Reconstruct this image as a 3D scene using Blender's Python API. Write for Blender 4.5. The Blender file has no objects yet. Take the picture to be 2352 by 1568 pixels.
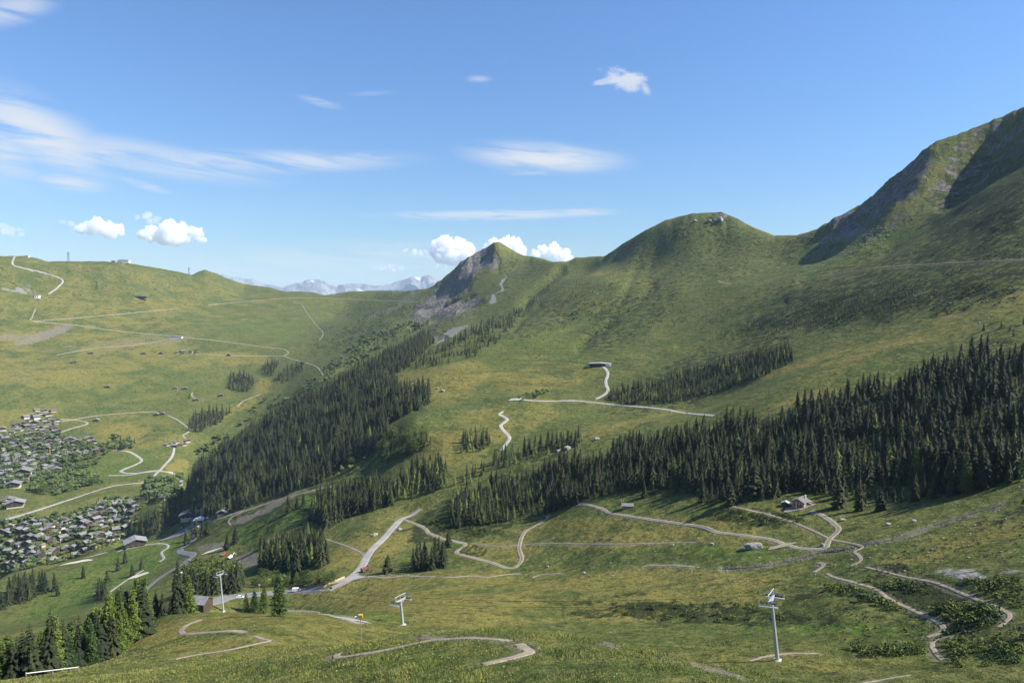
import bpy, bmesh, math, random
import numpy as np
from mathutils import Vector
R = math.radians
scene = bpy.context.scene
COL = scene.collection

# ------------------------------------------------------------------ camera, sky, sun, exposure
PITCH = R(3.07)
cam_d = bpy.data.cameras.new('camera'); cam_d.lens = 24.0; cam_d.sensor_width = 36.0
cam_d.clip_start = 0.5; cam_d.clip_end = 90000
cam = bpy.data.objects.new('camera', cam_d); COL.objects.link(cam)
cam.location = (0, 0, 0); cam.rotation_euler = (R(90) - PITCH, 0, 0)
scene.camera = cam

SUN_AZ, SUN_EL = R(97), R(43)           # clockwise from the view axis (+Y), and above the horizon
world = bpy.data.worlds.new('World'); scene.world = world; world.use_nodes = True
nt = world.node_tree; nt.nodes.clear()
wout = nt.nodes.new('ShaderNodeOutputWorld'); wbg = nt.nodes.new('ShaderNodeBackground')
sky = nt.nodes.new('ShaderNodeTexSky'); sky.sky_type = 'NISHITA'; sky.sun_disc = False
sky.sun_elevation = SUN_EL; sky.sun_rotation = SUN_AZ
sky.altitude = 2000; sky.air_density = 2.0; sky.dust_density = 0.0; sky.ozone_density = 6.0
wbg.inputs["Strength"].default_value = 0.076
WORLD_SKY = sky
# high cirrus: thin streaks fixed to directions of the sky (U, V, half width, half height, tilt, opacity)
def _n(t, **kw):
    o = nt.nodes.new(t)
    for k, v in kw.items(): setattr(o, k, v)
    return o
def _m(op, a, b=0.0, c=None):
    o = _n('ShaderNodeMath', operation=op)
    for i, v in enumerate((a, b, c)):
        if v is None: continue
        if isinstance(v, bpy.types.NodeSocket): nt.links.new(v, o.inputs[i])
        else: o.inputs[i].default_value = v
    return o.outputs[0]
_tc = _n('ShaderNodeTexCoord'); _sx = _n('ShaderNodeSeparateXYZ'); nt.links.new(_tc.outputs['Generated'], _sx.inputs[0])
_az = _m('ARCTAN2', _sx.outputs[0], _sx.outputs[1])
_tt = _m('DIVIDE', _sx.outputs[2], _m('SQRT', _m('ADD', _m('MULTIPLY', _sx.outputs[0], _sx.outputs[0]), _m('MULTIPLY', _sx.outputs[1], _sx.outputs[1]))))
def _noise(sx, sy, skew, detail, dist, seed):
    cb = _n('ShaderNodeCombineXYZ')
    nt.links.new(_m('MULTIPLY', _az, sx), cb.inputs[0])
    nt.links.new(_m('ADD', _m('MULTIPLY', _tt, sy), _m('MULTIPLY', _az, skew)), cb.inputs[1]); cb.inputs[2].default_value = seed
    o = _n('ShaderNodeTexNoise'); nt.links.new(cb.outputs[0], o.inputs['Vector']); o.inputs['Scale'].default_value = 1.0
    o.inputs['Detail'].default_value = detail; o.inputs['Roughness'].default_value = .58; o.inputs['Distortion'].default_value = dist
    return o.outputs['Fac']
def _smooth(v, a, b, lo=0.0, hi=1.0):
    o = _n('ShaderNodeMapRange', interpolation_type='SMOOTHSTEP'); nt.links.new(v, o.inputs[0])
    for i, q in zip((1, 2, 3, 4), (a, b, lo, hi)): o.inputs[i].default_value = q
    return o.outputs[0]
_nA = _noise(7, 60, 5.0, 8, .6, 1.3); _nB = _noise(12, 110, 3.0, 8, .8, 7.7); _nC = _noise(36, 62, 0, 8, .4, 3.1)
_cover = None
for (U, V, hu, hv, tilt, op) in ((90,305,200,52,-14,.95),(-40,300,160,60,-20,.8),(330,362,330,30,-3,.75),(600,372,360,24,3,.8),(820,362,150,12,4,.4),(170,420,95,17,0,.85),(330,425,65,8,-10,.7),
        (1250,362,185,34,-4,1.0),(1290,388,140,13,2,.7),(1130,494,270,12,1,.85),(980,498,110,9,0,.5),(1330,488,90,10,0,.7),(735,236,52,9,-9,.5),(30,20,110,24,14,.6),
        (1100,182,30,9,0,.4),(850,215,60,6,6,.2),(870,590,340,36,2,.5),(620,600,220,22,3,.4),(940,560,150,9,5,.35),(880,612,80,12,0,.5),
        (1440,184,60,24,-14,1.0),(1482,203,22,9,-58,.6),(1390,186,30,8,14,.7)):
    X = (U - 1176) / 1568.0; Z = (784 - V) / 1568.0; yy = math.cos(PITCH) + math.sin(PITCH) * Z; zz = -math.sin(PITCH) + math.cos(PITCH) * Z
    a0 = math.atan2(X, yy); t0 = zz / math.hypot(X, yy); ka = 1568.0 * (1 + X * X); kt = 1568.0 / math.hypot(X, yy) * .98
    du = _m('MULTIPLY', _m('SUBTRACT', _az, a0), ka); dv = _m('MULTIPLY', _m('SUBTRACT', _tt, t0), kt)
    c, s = math.cos(R(tilt)), math.sin(R(tilt))
    p_ = _m('ADD', _m('MULTIPLY', du, c / hu), _m('MULTIPLY', dv, s / hu)); q_ = _m('SUBTRACT', _m('MULTIPLY', dv, c / hv), _m('MULTIPLY', du, s / hv))
    d_ = _m('SQRT', _m('ADD', _m('MULTIPLY', p_, p_), _m('MULTIPLY', q_, q_)))
    puff = V in (184, 205, 186)
    if puff:
        e_ = _m('ADD', _smooth(d_, 1.3, .1), _m('MULTIPLY', _m('SUBTRACT', _nC, .5), 2.6))
        e_ = _m('MULTIPLY', _smooth(e_, .18, .95, 0, op * .85), _smooth(d_, 1.6, .9))
    else:
        e_ = _m('MULTIPLY', _m('MULTIPLY', _smooth(d_, 1.3, .15), op), _smooth(_nA if hv > 15 else _nB, .31, .60, .04, 1.0))
    _cover = e_ if _cover is None else _m('MAXIMUM', _cover, e_)
_mx = _n('ShaderNodeMix', data_type='RGBA'); nt.links.new(_cover, _mx.inputs['Factor']); _wb = _n('ShaderNodeMix', data_type='RGBA', blend_type='MULTIPLY'); _wb.inputs['Factor'].default_value = 1.0; _wb.inputs['B'].default_value = (.614, .749, 1.0, 1)      # the camera's daylight white balance
nt.links.new(sky.outputs[0], _wb.inputs['A']); nt.links.new(_wb.outputs['Result'], _mx.inputs['A'])
_mx.inputs['B'].default_value = (4.9, 5.15, 5.5, 1)
nt.links.new(_mx.outputs['Result'], wbg.inputs['Color']); nt.links.new(wbg.outputs[0], wout.inputs['Surface'])

sun_d = bpy.data.lights.new('sun', 'SUN'); sun_d.energy = 5.0; sun_d.angle = R(0.5); sun_d.color = (1.0, 0.94, 0.84)
sun = bpy.data.objects.new('sun', sun_d); COL.objects.link(sun)
sdir = Vector((math.sin(SUN_AZ) * math.cos(SUN_EL), math.cos(SUN_AZ) * math.cos(SUN_EL), math.sin(SUN_EL)))
sun.rotation_euler = sdir.to_track_quat('Z', 'Y').to_euler()
vs = scene.view_settings
vs.view_transform = 'Standard'; vs.look = 'None'; vs.gamma = 1.0; vs.exposure = 1.05; vs.use_curve_mapping = False
scene.cycles.use_denoising = True
scene.cycles.max_bounces = 14; scene.cycles.diffuse_bounces = 2; scene.cycles.glossy_bounces = 1; scene.cycles.volume_bounces = 14
scene.cycles.transparent_max_bounces = 8

# ------------------------------------------------------------------ picture geometry: a pixel is an azimuth and a slope
F = 1568.0
def ray(U, V):
    X = (np.asarray(U, float) - 1176) / F; Z = (784 - np.asarray(V, float)) / F
    y = math.cos(PITCH) + math.sin(PITCH) * Z
    z = -math.sin(PITCH) + math.cos(PITCH) * Z
    return np.arctan2(X, y), z / np.hypot(X, y)
def project(x, y, z):
    yc = y * math.cos(PITCH) - z * math.sin(PITCH)
    zc = y * math.sin(PITCH) + z * math.cos(PITCH)
    yc = np.maximum(yc, 1e-3)
    return 1176 + F * x / yc, 784 - F * zc / yc

# ------------------------------------------------------------------ noise
_rng = np.random.default_rng(7)
_PERM = np.concatenate([_rng.permutation(4096)] * 2)
_GA = _rng.random(4096) * 2 * np.pi
def perlin(x, y, seed=0):
    xi = np.floor(x).astype(np.int64); yi = np.floor(y).astype(np.int64)
    xf = x - xi; yf = y - yi
    u = xf * xf * xf * (xf * (xf * 6 - 15) + 10); v = yf * yf * yf * (yf * (yf * 6 - 15) + 10)
    def g(ix, iy, dx, dy):
        a = _GA[_PERM[(_PERM[(ix + seed * 131) & 4095] + iy + seed * 17) & 4095]]
        return np.cos(a) * dx + np.sin(a) * dy
    n00 = g(xi, yi, xf, yf); n10 = g(xi + 1, yi, xf - 1, yf)
    n01 = g(xi, yi + 1, xf, yf - 1); n11 = g(xi + 1, yi + 1, xf - 1, yf - 1)
    return ((n00 * (1 - u) + n10 * u) * (1 - v) + (n01 * (1 - u) + n11 * u) * v) * 1.5
def fbm(x, y, octs=4, seed=0):
    s = 0; a = 1.0; t = 0
    for i in range(octs):
        s = s + a * perlin(x * 2 ** i, y * 2 ** i, seed + i * 3); t += a; a *= 0.5
    return s / t
def sstep(a, b, x):
    t = np.clip((x - a) / (b - a), 0, 1); return t * t * (3 - 2 * t)

# ------------------------------------------------------------------ the lie of the land: (U, V, horizontal metres)
SKYLINE = """-300,590,3300 -100,588,3300 0,588,3300 60,588,3300 110,600,3350 200,600,3400 280,601,3400 340,612,3450 400,622,3500
440,631,3550 470,619,3600 500,629,3600 525,641,3600 560,652,3650 620,660,3700 700,683,3750 740,681,3500 800,669,3300 870,667,3200 930,668,3050
985,662,2900 1000,652,2800 1030,630,2760 1060,600,2720 1100,577,2650 1145,555,2600 1175,573,2600 1200,586,2600 1240,592,2550
1275,604,2500 1300,603,2450 1320,592,2300 1360,589,2250 1390,588,2150 1430,560,2050 1480,530,2000 1530,505,1950 1590,490,1900
1655,487,1880 1690,500,1850 1730,522,1830 1780,541,1800 1830,540,1750 1870,528,1660 1920,500,1630 1980,468,1610 2030,425,1600
2060,398,1590 2100,368,1580 2130,338,1575 2150,325,1575 2200,308,1580 2260,285,1580 2352,245,1570 2450,200,1540 2600,140,1500 2800,60,1450"""
CREST = """1100,1440,78 1300,1455,72 1450,1482,68 1562,1506,66 1700,1540,62 1797,1568,60 950,1455,92
0,1330,960 150,1292,960 290,1248,970 420,1218,980 -150,1350,960
340,1425,255 450,1408,262 512,1402,262 600,1408,240 300,1470,215 200,1530,185 60,1560,165 -150,1568,165
430,1120,1190 470,1050,1290 560,980,1320 640,930,1340 740,880,1370 850,820,1430"""
LAND = """2190,332,1530 2150,365,1490 2120,400,1450 2080,450,1400 2040,500,1340 2060,432,1540 2000,490,1530 1950,525,1530 2020,475,1480 2200,405,1460 2265,345,1520 2210,450,1400 2260,405,1410 2300,368,1420 2352,315,1430 2450,225,1430 2300,340,1510 2352,290,1510 2500,290,1200 2650,240,1150
2150,470,1360 2352,385,1240 2270,440,1200 2200,495,1160 2130,545,1130 2352,480,980 2250,545,980 2500,330,1180 1950,545,1480
1650,560,1750 1650,620,1560 1500,600,1800 1500,650,1600 1900,600,1450 1800,600,1550 2050,575,1230 1420,600,1950 1350,625,2050
2352,597,830 2133,608,930 1999,618,1030 1881,635,1120 1797,644,1220 1679,652,1350 1562,657,1450 1419,659,1560 1285,661,1780
2352,700,690 2150,720,760 2000,740,820 1850,760,900 1700,780,1000 1550,760,1180 1400,760,1280 1300,760,1350 1200,720,1600 2600,600,800 2600,750,600
2352,790,590 2250,800,600 2100,830,600 1950,860,600 1800,890,620 1650,940,640 1500,970,660
1800,800,850 1700,830,870 1600,870,860 1500,900,850 1420,920,850 1850,845,700 1700,905,730 1580,945,760 1950,780,780
1375,838,1030 1390,880,930 1370,915,870 1250,921,850 1180,916,860 1150,950,800 1165,970,770 1152,1035,690 1300,1000,690 1400,1000,650 1500,985,645
1050,840,1080 1000,900,960 1100,880,980 1200,850,1050 1000,980,790 1100,940,850 950,960,800
1200,780,1250 1300,820,1120 1100,790,1250 1160,740,1500 1060,770,1400 1000,800,1350 930,830,1300
1128,566,2615 1162,566,2600 1100,600,2530 1050,640,2530 1000,680,2520 960,708,2480 1135,592,2470 1110,625,2400 1060,672,2330 1010,715,2250 975,745,2150 1170,600,2480 1210,612,2450 1150,650,2200 1110,690,2050 1060,730,1900 1020,760,1750 1180,680,1950
1280,640,2050 1250,690,1800 1330,620,2120 915,748,2200
900,690,2850 850,740,2550 860,780,2080 800,720,2900 800,780,2300 760,830,1950 742,864,1800 700,800,2300 650,760,2650 650,818,2250
60,650,3050 200,650,3100 400,660,3250 550,680,3500 300,719,2850 76,738,2750 500,700,3100 410,708,2950 269,760,2650 386,771,2580 504,783,2500
605,797,2400 658,810,2300 430,808,2420 300,800,2480 100,800,2500 250,850,2250 100,870,2150 550,870,2150 600,850,2200 450,900,2020 300,920,2000
100,930,1980 550,930,1900 650,880,1980 50,970,1880 130,980,1850 200,970,1880 400,955,1850 430,990,1750 330,1000,1750 60,1030,1720 200,1030,1680 330,1060,1580 400,1030,1650
410,1070,1530 100,1080,1580 250,1090,1500 400,1090,1450 335,1106,1400 163,1146,1360 0,1197,1270 0,1130,1420 300,1130,1340 400,1130,1250
-200,1130,1420 -200,1000,1800 -200,870,2150 -200,738,2750 -200,1250,1150
100,1220,1220 200,1200,1230 300,1180,1220 380,1150,1200 50,1290,1130 150,1270,1130 250,1240,1130 0,1318,1080
450,1200,935 450,1240,885 360,1265,885 250,1310,870 150,1330,870 50,1370,850 350,1330,760 250,1370,740 100,1420,750 0,1440,700
480,1190,905 560,1165,870 640,1140,840 740,1115,800 850,1090,760 950,1050,730 1000,1030,720
600,1050,1080 700,1000,1070 800,930,1080 850,1000,870 900,930,960 700,1080,900 530,1110,1040
740,1150,735 850,1110,745 600,1190,755 500,1230,800 650,1170,735 550,1290,690 470,1330,640 450,1290,720 620,1240,690 720,1190,680 760,1240,585
850,1200,585 940,1185,595 900,1230,530 860,1260,500 815,1317,450 760,1352,420 672,1357,450 584,1364,450 494,1378,440 740,1300,480 640,1330,500 420,1390,420
985,1224,520 1050,1268,460 1161,1303,400 1192,1257,440 1258,1185,500 1050,1200,530 1100,1140,580 1000,1130,620 1160,1060,640
1348,1159,470 1461,1188,420 1599,1208,380 1763,1237,335 1891,1260,305 1925,1218,330 1840,1160,380 1400,1250,380 1600,1260,340 1500,1300,330 1300,1300,380
960,1325,400 1200,1325,370 1850,1300,285 1500,1140,450 1700,1150,395 2000,1160,370 2200,1140,350 2352,1110,340 2600,1100,320
2352,950,450 2100,1000,470 1800,1030,480 1500,1060,520 1350,1090,540 2600,950,430
2352,1200,290 2150,1230,290 2000,1250,290 2100,1330,245 2352,1300,235 2200,1400,205 2352,1450,180 2050,1380,225 2160,1440,195 2150,1500,175
1950,1400,215 1900,1500,175 1785,1518,165 1700,1515,166 2352,1568,150 2000,1566,150 2600,1300,230 2600,1568,140
1700,1320,285 1500,1350,285 1300,1350,308 1100,1350,330 900,1350,370 1300,1388,264 1500,1384,252 1700,1386,241 1850,1396,228 1300,1414,253 1500,1428,240 1700,1432,228 1850,1440,213 1500,1460,200 1700,1470,188 1100,1410,240 925,1432,225 900,1400,260 1600,1482,186
828,1475,90 1000,1500,65 1200,1500,58 1300,1520,55 1100,1568,48 1400,1568,46 800,1568,60 600,1568,80 600,1510,95 700,1480,108 700,1430,180 790,1423,205
600,1440,165 660,1405,232 430,1450,190 300,1540,140 450,1520,135 -300,1650,100 100,1650,85 400,1650,55 800,1700,38 1200,1700,34 1600,1700,34 2000,1700,80 2400,1700,100 2700,1700,90"""
def rd(s): return [tuple(map(float, p.split(','))) for p in s.split()]
P = []
def addp(U, V, r, dt=0.0, k=1.0):
    az, t = ray(U, V); P.append((float(az), math.log(r * k), float(t) + dt))
for q in rd(LAND): addp(*q)
for q in rd(SKYLINE):
    addp(*q)
    az, t = ray(q[0], q[1]); r = q[2]; z = float(t) * r
    for k, dz in ((1.07, .035), (1.22, .12), (1.6, .24)):
        P.append((float(az), math.log(r * k), (z - dz * r) / (r * k)))
for q in rd(CREST):
    addp(*q); addp(*q, dt=-0.012, k=1.10); addp(*q, dt=-0.03 if q[2] > 300 else -0.075, k=1.22 if q[2] > 300 else 1.5)
for a in np.linspace(-1.3, 1.3, 14):
    for r, z in ((8, -15.5), (20, -19), (7000, -700), (12000, -800), (27000, -900)):
        P.append((a, math.log(r), z / r))
    if abs(a) > 0.85:
        for r, z in ((150, -60 - 0 * a), (400, -90 - 60 * (a < 0)), (1000, -60 if a > 0 else -330), (1800, 350 if a > 0 else -350), (3300, 100)):
            P.append((a, math.log(r), z / r))
P = np.array(P)
AZS = 1.6
px_ = P[:, 0] * AZS; py_ = P[:, 1]
def ker(d2): return np.sqrt(d2 + 0.00012)
A = ker((px_[:, None] - px_[None]) ** 2 + (py_[:, None] - py_[None]) ** 2)
n = len(P)
M = np.zeros((n + 1, n + 1)); M[:n, :n] = A - np.eye(n) * 0.004; M[:n, n] = 1; M[n, :n] = 1
W = np.linalg.solve(M, np.append(P[:, 2], 0))
# polar grid of the ground: fine in view, coarse around it
az_g = np.concatenate([np.linspace(-1.25, -.76, 40)[:-1], np.linspace(-.76, .76, 925), np.linspace(.76, 1.25, 40)[1:]])
lr_g = np.concatenate([np.linspace(math.log(8), math.log(42), 30)[:-1], np.linspace(math.log(42), math.log(3900), 610),
                       np.linspace(math.log(3900), math.log(27000), 45)[1:]])
NA, NR = len(az_g), len(lr_g)
# evaluate the spline on a half-resolution lattice, then refine
ca = np.concatenate([az_g[::3], az_g[-1:]]); cr = np.concatenate([lr_g[::3], lr_g[-1:]])
T = np.zeros((len(ca), len(cr)))
for i, a in enumerate(ca):
    d2 = (a * AZS - px_[:, None]) ** 2 + (cr[None] - py_[:, None]) ** 2
    T[i] = W[:n] @ ker(d2) + W[n]
def blur(T, k):
    w = np.exp(-0.5 * (np.arange(-3, 4) / k) ** 2); w /= w.sum()
    for ax in (0, 1):
        Tp = np.pad(T, [(3, 3) if ax == q else (0, 0) for q in (0, 1)], mode='edge')
        T = sum(w[j] * np.take(Tp, range(j, j + T.shape[ax]), axis=ax) for j in range(7))
    return T
T = blur(T, 0.6)
def up(T, xs, xd, ax):
    return np.apply_along_axis(lambda c: np.interp(xd, xs, c), ax, T)
T = up(up(T, cr, lr_g, 1), ca, az_g, 0)
T = blur(T, 1.0)
AZ, LR = np.meshgrid(az_g, lr_g, indexing='ij'); RR = np.exp(LR)
GX = RR * np.sin(AZ); GY = RR * np.cos(AZ); GZ = T * RR
UU, VV = project(GX, GY, GZ)
WARP = (16 * fbm(UU / 34, VV / 20, 4, 5), 9 * fbm(UU / 34 + 50, VV / 20, 4, 8))
def splat(lst):
    """soft masks for what covers the ground: (U, V, half width, half height, tilt degrees, weight)"""
    m = np.zeros_like(UU)
    UW = UU + WARP[0]; VW = VV + WARP[1]
    for U, V, a, b, ang, w in lst:
        c, s = math.cos(R(ang)), math.sin(R(ang))
        du, dv = UW - U, VW - V
        p = (du * c - dv * s) / a; q = (du * s + dv * c) / b
        m = np.maximum(m, w * sstep(1.25, 0.65, np.sqrt(p * p + q * q))) if w > 0 else m * (1 + w * sstep(1.25, 0.65, np.sqrt(p * p + q * q)))
    return m
ROCK = splat([(1075,625,85,26,48,.95),(1005,690,85,26,40,.95),(1050,712,70,26,20,.85),(1000,772,26,14,0,.6),(1130,602,20,22,0,.8),
 (2000,470,160,38,40,.8),(2090,410,75,42,45,.8),(2250,370,170,60,40,.6),(1930,545,90,13,20,.55),(2050,520,100,13,35,.5),(1885,570,80,20,15,.35),
 (1650,508,26,10,0,.95),(40,668,50,5,0,.6),(110,625,60,5,0,.4),(2330,500,60,30,30,.3),(2290,330,90,40,30,.4)])
SCREE = splat([(1152,655,30,6,72,.85),(1130,690,15,8,50,.85),(1042,763,42,5,27,.8),(998,776,13,6,0,.7),(915,700,70,8,30,.5),(860,722,60,6,25,.5),
 (1935,548,95,12,18,.6),(2040,525,90,9,35,.5),(1890,585,60,9,10,.5),(2210,1318,62,13,-4,.9),(2330,1310,40,10,5,.6),(1850,620,50,6,10,.4),
 (100,625,60,5,-8,.5),(40,668,50,5,0,.9),(60,655,25,8,0,.5)])
BARE = splat([(985,1463,52,6,5,.95),(1400,1480,28,5,-15,.95),(1650,1542,80,8,-18,.9),(1150,1468,40,4,0,.7),(1530,1512,40,4,-18,.6),(320,1432,25,6,15,.6),(810,1424,40,8,-8,.9),(2300,1300,60,10,0,.3),(100,770,80,11,17,.9),(30,775,60,8,5,.7),(330,787,140,12,4,.55),(130,800,140,8,3,.4),(570,1285,46,17,8,1),(490,1252,40,9,12,.8),
 (618,1162,108,8,25,.85),(650,1238,72,9,12,.75),(505,1265,30,6,10,.5),(430,1215,30,14,25,.5),(60,860,70,25,0,.35),(1790,1252,36,10,-3,.35),(1330,835,30,12,30,.3)])
DRY = splat([(250,690,380,90,0,.45),(150,815,300,70,0,.7),(60,930,120,40,0,.4),(1000,880,140,42,10,.85),(1080,1000,140,60,25,.75),(1250,865,150,30,5,.6),(1200,960,90,40,20,.5),(2000,800,330,18,14,.6),(2250,720,220,25,20,.55),
 (2300,680,200,12,18,.6),(1300,1365,640,75,2,.85),(1150,1268,100,32,0,.7),(1500,1232,280,60,-3,.8),(150,850,260,40,-3,.5),(500,825,160,22,0,.55),(330,1000,110,30,0,.45),
 (410,1065,32,15,28,1),(560,930,60,10,25,.8),(600,890,25,16,50,.9),(180,1350,110,20,25,.5),(300,1290,120,14,25,.45),(760,1275,40,50,0,.4),(860,1240,110,60,30,.6),(1800,1500,400,50,0,.5),
 (1600,640,300,30,0,.3),(1750,950,250,14,18,.55),(600,1460,330,60,0,.7),(2150,1270,230,50,12,.65),(200,960,150,15,0,.3),(1300,700,100,40,20,.25),
 (300,1110,150,10,12,.5),(930,1180,70,10,15,.5),(1400,985,180,12,15,.6)])
SHRUB = splat([(2100,640,420,90,12,.72),(1750,600,220,50,8,.5),(1560,580,170,60,10,.5),(250,650,330,60,0,.3),(1200,640,80,50,0,.5),(2250,450,160,90,35,.8),(2000,690,360,42,12,.8),(2250,560,220,60,18,.85),(2260,480,170,50,35,.95),(1650,540,120,60,0,.4),(1450,720,140,60,35,.62),(1250,730,130,45,20,.6),(1150,700,70,50,30,.55),(820,740,140,55,28,.55),
 (2150,1385,190,60,-25,.9),(2320,1220,130,50,20,.4),(1620,1408,330,24,-4,.8),(1350,1400,120,18,0,.5),(1750,1190,95,20,-10,.7),(1010,1205,80,40,20,.85),  # strips along the low bank: bushes, plus the bank's shade painted in
 (1100,1195,110,45,15,.8),(1180,1120,110,45,30,.7),(2250,900,200,120,20,.6),(1900,1030,500,110,10,.8),(700,1040,300,140,35,.8),(1300,700,160,25,5,.4),
 (1250,1050,120,25,25,.6),(1900,1370,160,30,-15,.5),(2300,1450,120,40,0,.7),(1300,640,120,20,-10,.4),(1620,860,240,60,20,.7),(2050,610,120,8,5,.7)])
LUSH = splat([(250,1320,250,55,25,.7),(640,1190,170,34,20,1),(1100,1535,900,50,0,.4),(1900,1440,260,16,-3,.9),(300,870,140,60,10,.35),(280,1070,110,40,10,.6),
 (1350,760,160,60,20,.45),(1130,800,110,40,10,.4),(2150,1500,300,30,0,.4),(1950,580,200,25,18,.6),(800,820,120,40,30,.4),(700,760,200,40,0,.4),(1680,1270,170,14,-3,.6),
 (850,1420,100,20,0,.6),(130,900,120,40,5,.25)])
TERR = splat([(1300,830,240,60,5,1),(1080,900,200,60,10,.7),(1200,610,60,35,0,1),(1500,830,250,60,15,.5),(2100,700,400,90,15,.4),(1000,1000,140,60,15,.6)])
# relief: octaves whose size suits the distance, rough where the ground is rock
rough = 0.55 + 1.9 * ROCK + 0.5 * SHRUB + 0.3 * SCREE
for i, lam in enumerate((420., 210., 105., 52., 26., 13., 6.5, 3.2)):
    ang = lam / RR
    w = sstep(0.008, 0.02, ang) * sstep(0.36, 0.16, ang)
    nz = perlin(GX / lam + 3.1 * i, GY / lam - 1.7 * i, i)
    rid = 0.35 - np.abs(perlin(GX / lam * 1.3 + 9, GY / lam * 1.3 + 2 * i, i + 20)) * 1.6
    GZ = GZ + lam * 0.031 * w * rough * (nz * (1 - 0.6 * ROCK) + rid * 1.3 * ROCK)
# avalanche terraces on the peak and cattle treads
tz = (GZ / 13.0); GZ = GZ + 3.5 * splat([(1200,605,70,30,-5,1)]) * (sstep(.3, .7, tz - np.floor(tz)) - (tz - np.floor(tz)))
def carve(line, depth, w, r0=0, r1=1e9):
    global GZ
    q = rd(line); d = np.full_like(UU, 1e9); sel = (RR > r0) & (RR < r1)
    for (a, b), (c, e) in zip([p[:2] for p in q[:-1]], [p[:2] for p in q[1:]]):
        t_ = np.clip(((UU - a) * (c - a) + (VV - b) * (e - b)) / ((c - a) ** 2 + (e - b) ** 2), 0, 1)
        d = np.minimum(d, np.hypot(UU - a - t_ * (c - a), VV - b - t_ * (e - b)))
    GZ = GZ - depth * np.exp(-(d / w) ** 2) * sel
carve("1205,700 1218,679 1260,645 1290,618", 12, 12, 1500, 2600)
carve("1395,745 1426,690 1456,632 1470,600", 3.5, 9, 1100, 2200)
carve("1330,800 1360,778 1410,735 1455,700 1500,660", 5, 11, 1000, 2000)
carve("1560,790 1640,745 1720,715 1800,690", 3, 10, 800, 1500)
carve("1180,760 1200,730 1240,700", 4, 8, 1200, 2200)
carve("1840,640 1900,600 1980,560", 3, 9, 1000, 1700)
carve("1660,1305 1700,1305 1760,1299 1830,1284 1890,1269 1940,1263 1990,1251 2060,1237 2150,1206 2230,1181 2352,1150", 1.6, 6, 240, 420)
carve("700,905 640,945 560,1000 470,1060", 9, 10, 1000, 1500)
# hold the crest lines to their true outline, with a little crag on the rocky ones
_sk = sorted(rd(SKYLINE + ' 2042,411,1597 2056,401,1590 2072,391,1588 2086,377,1584 2114,350,1578 1610,489,1895 1638,488,1885 1662,489,1876 1085,585,2680 1118,567,2630 1137,557,2605 1152,558,2600'))
_saz = np.array([float(ray(q[0], q[1])[0]) for q in _sk]); _st = np.array([float(ray(q[0], q[1])[1]) for q in _sk]); _sl = np.log([q[2] for q in _sk])
for _ in range(3):
    ts_ = np.interp(az_g, _saz, _st); ls_ = np.interp(az_g, _saz, _sl); ls_ = np.convolve(np.pad(ls_, 6, mode='edge'), np.ones(13) / 13, 'valid')
    ts_ = ts_ + .0011 * fbm(az_g * 90, az_g * 0 + 2, 4, 60) * (1 + 2.6 * ((az_g > .40) | ((az_g > -.12) & (az_g < -.02))))
    dl = np.abs(LR - ls_[:, None]); TT = GZ / RR
    cur = np.where(dl < .11, TT, -9).max(1); k_ = sstep(-.70, -.66, az_g) * sstep(.80, .70, az_g)
    GZ = GZ + ((ts_ - cur) * k_)[:, None] * np.clip(1 - dl / .09, 0, 1) * RR
T = GZ / RR
GXf, GYf = GX, GY

def H(x, y):
    """ground height in metres at x, y"""
    x = np.asarray(x, float); y = np.asarray(y, float)
    a = np.arctan2(x, y); l = np.log(np.maximum(np.hypot(x, y), 8.01))
    i = np.clip(np.searchsorted(az_g, a) - 1, 0, NA - 2); j = np.clip(np.searchsorted(lr_g, l) - 1, 0, NR - 2)
    fa = np.clip((a - az_g[i]) / (az_g[i + 1] - az_g[i]), 0, 1)
    # linear in true distance inside a cell, as the mesh is
    r = np.hypot(x, y); r0 = np.exp(lr_g[j]); r1 = np.exp(lr_g[j + 1]); fr = np.clip((r - r0) / (r1 - r0), 0, 1)
    return (GZ[i, j] * (1 - fa) * (1 - fr) + GZ[i + 1, j] * fa * (1 - fr) + GZ[i, j + 1] * (1 - fa) * fr + GZ[i + 1, j + 1] * fa * fr)
def mask_at(m, x, y):
    a = np.arctan2(x, y); l = np.log(np.maximum(np.hypot(x, y), 8.01))
    return m[np.clip(np.searchsorted(az_g, a), 0, NA - 1), np.clip(np.searchsorted(lr_g, l), 0, NR - 1)]
_j0 = int(np.searchsorted(lr_g, math.log(43)))
def hit(U, V, rmin=43.0, lower=True):
    """the ground point seen at a place of the photograph (2352 x 1568 scale); None for sky"""
    az, t = ray(U, V); az = float(az); t = float(t)
    i = int(np.clip(np.searchsorted(az_g, az) - 1, 0, NA - 2)); f = (az - az_g[i]) / (az_g[i + 1] - az_g[i])
    col = T[i] * (1 - f) + T[i + 1] * f
    j0 = int(np.searchsorted(lr_g, math.log(rmin)))
    k = np.nonzero(col[j0:] >= t)[0]
    if len(k) == 0:
        return hit(U, V + 1.0, rmin) if 560 < V < 700 and lower else None
    j = j0 + int(k[0])
    if j == j0: l = lr_g[j]
    else:
        g = (t - col[j - 1]) / (col[j] - col[j - 1] + 1e-12); l = lr_g[j - 1] + g * (lr_g[j] - lr_g[j - 1])
    r = math.exp(l)
    x, y = r * math.sin(az), r * math.cos(az)
    return Vector((x, y, float(H(x, y))))

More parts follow.
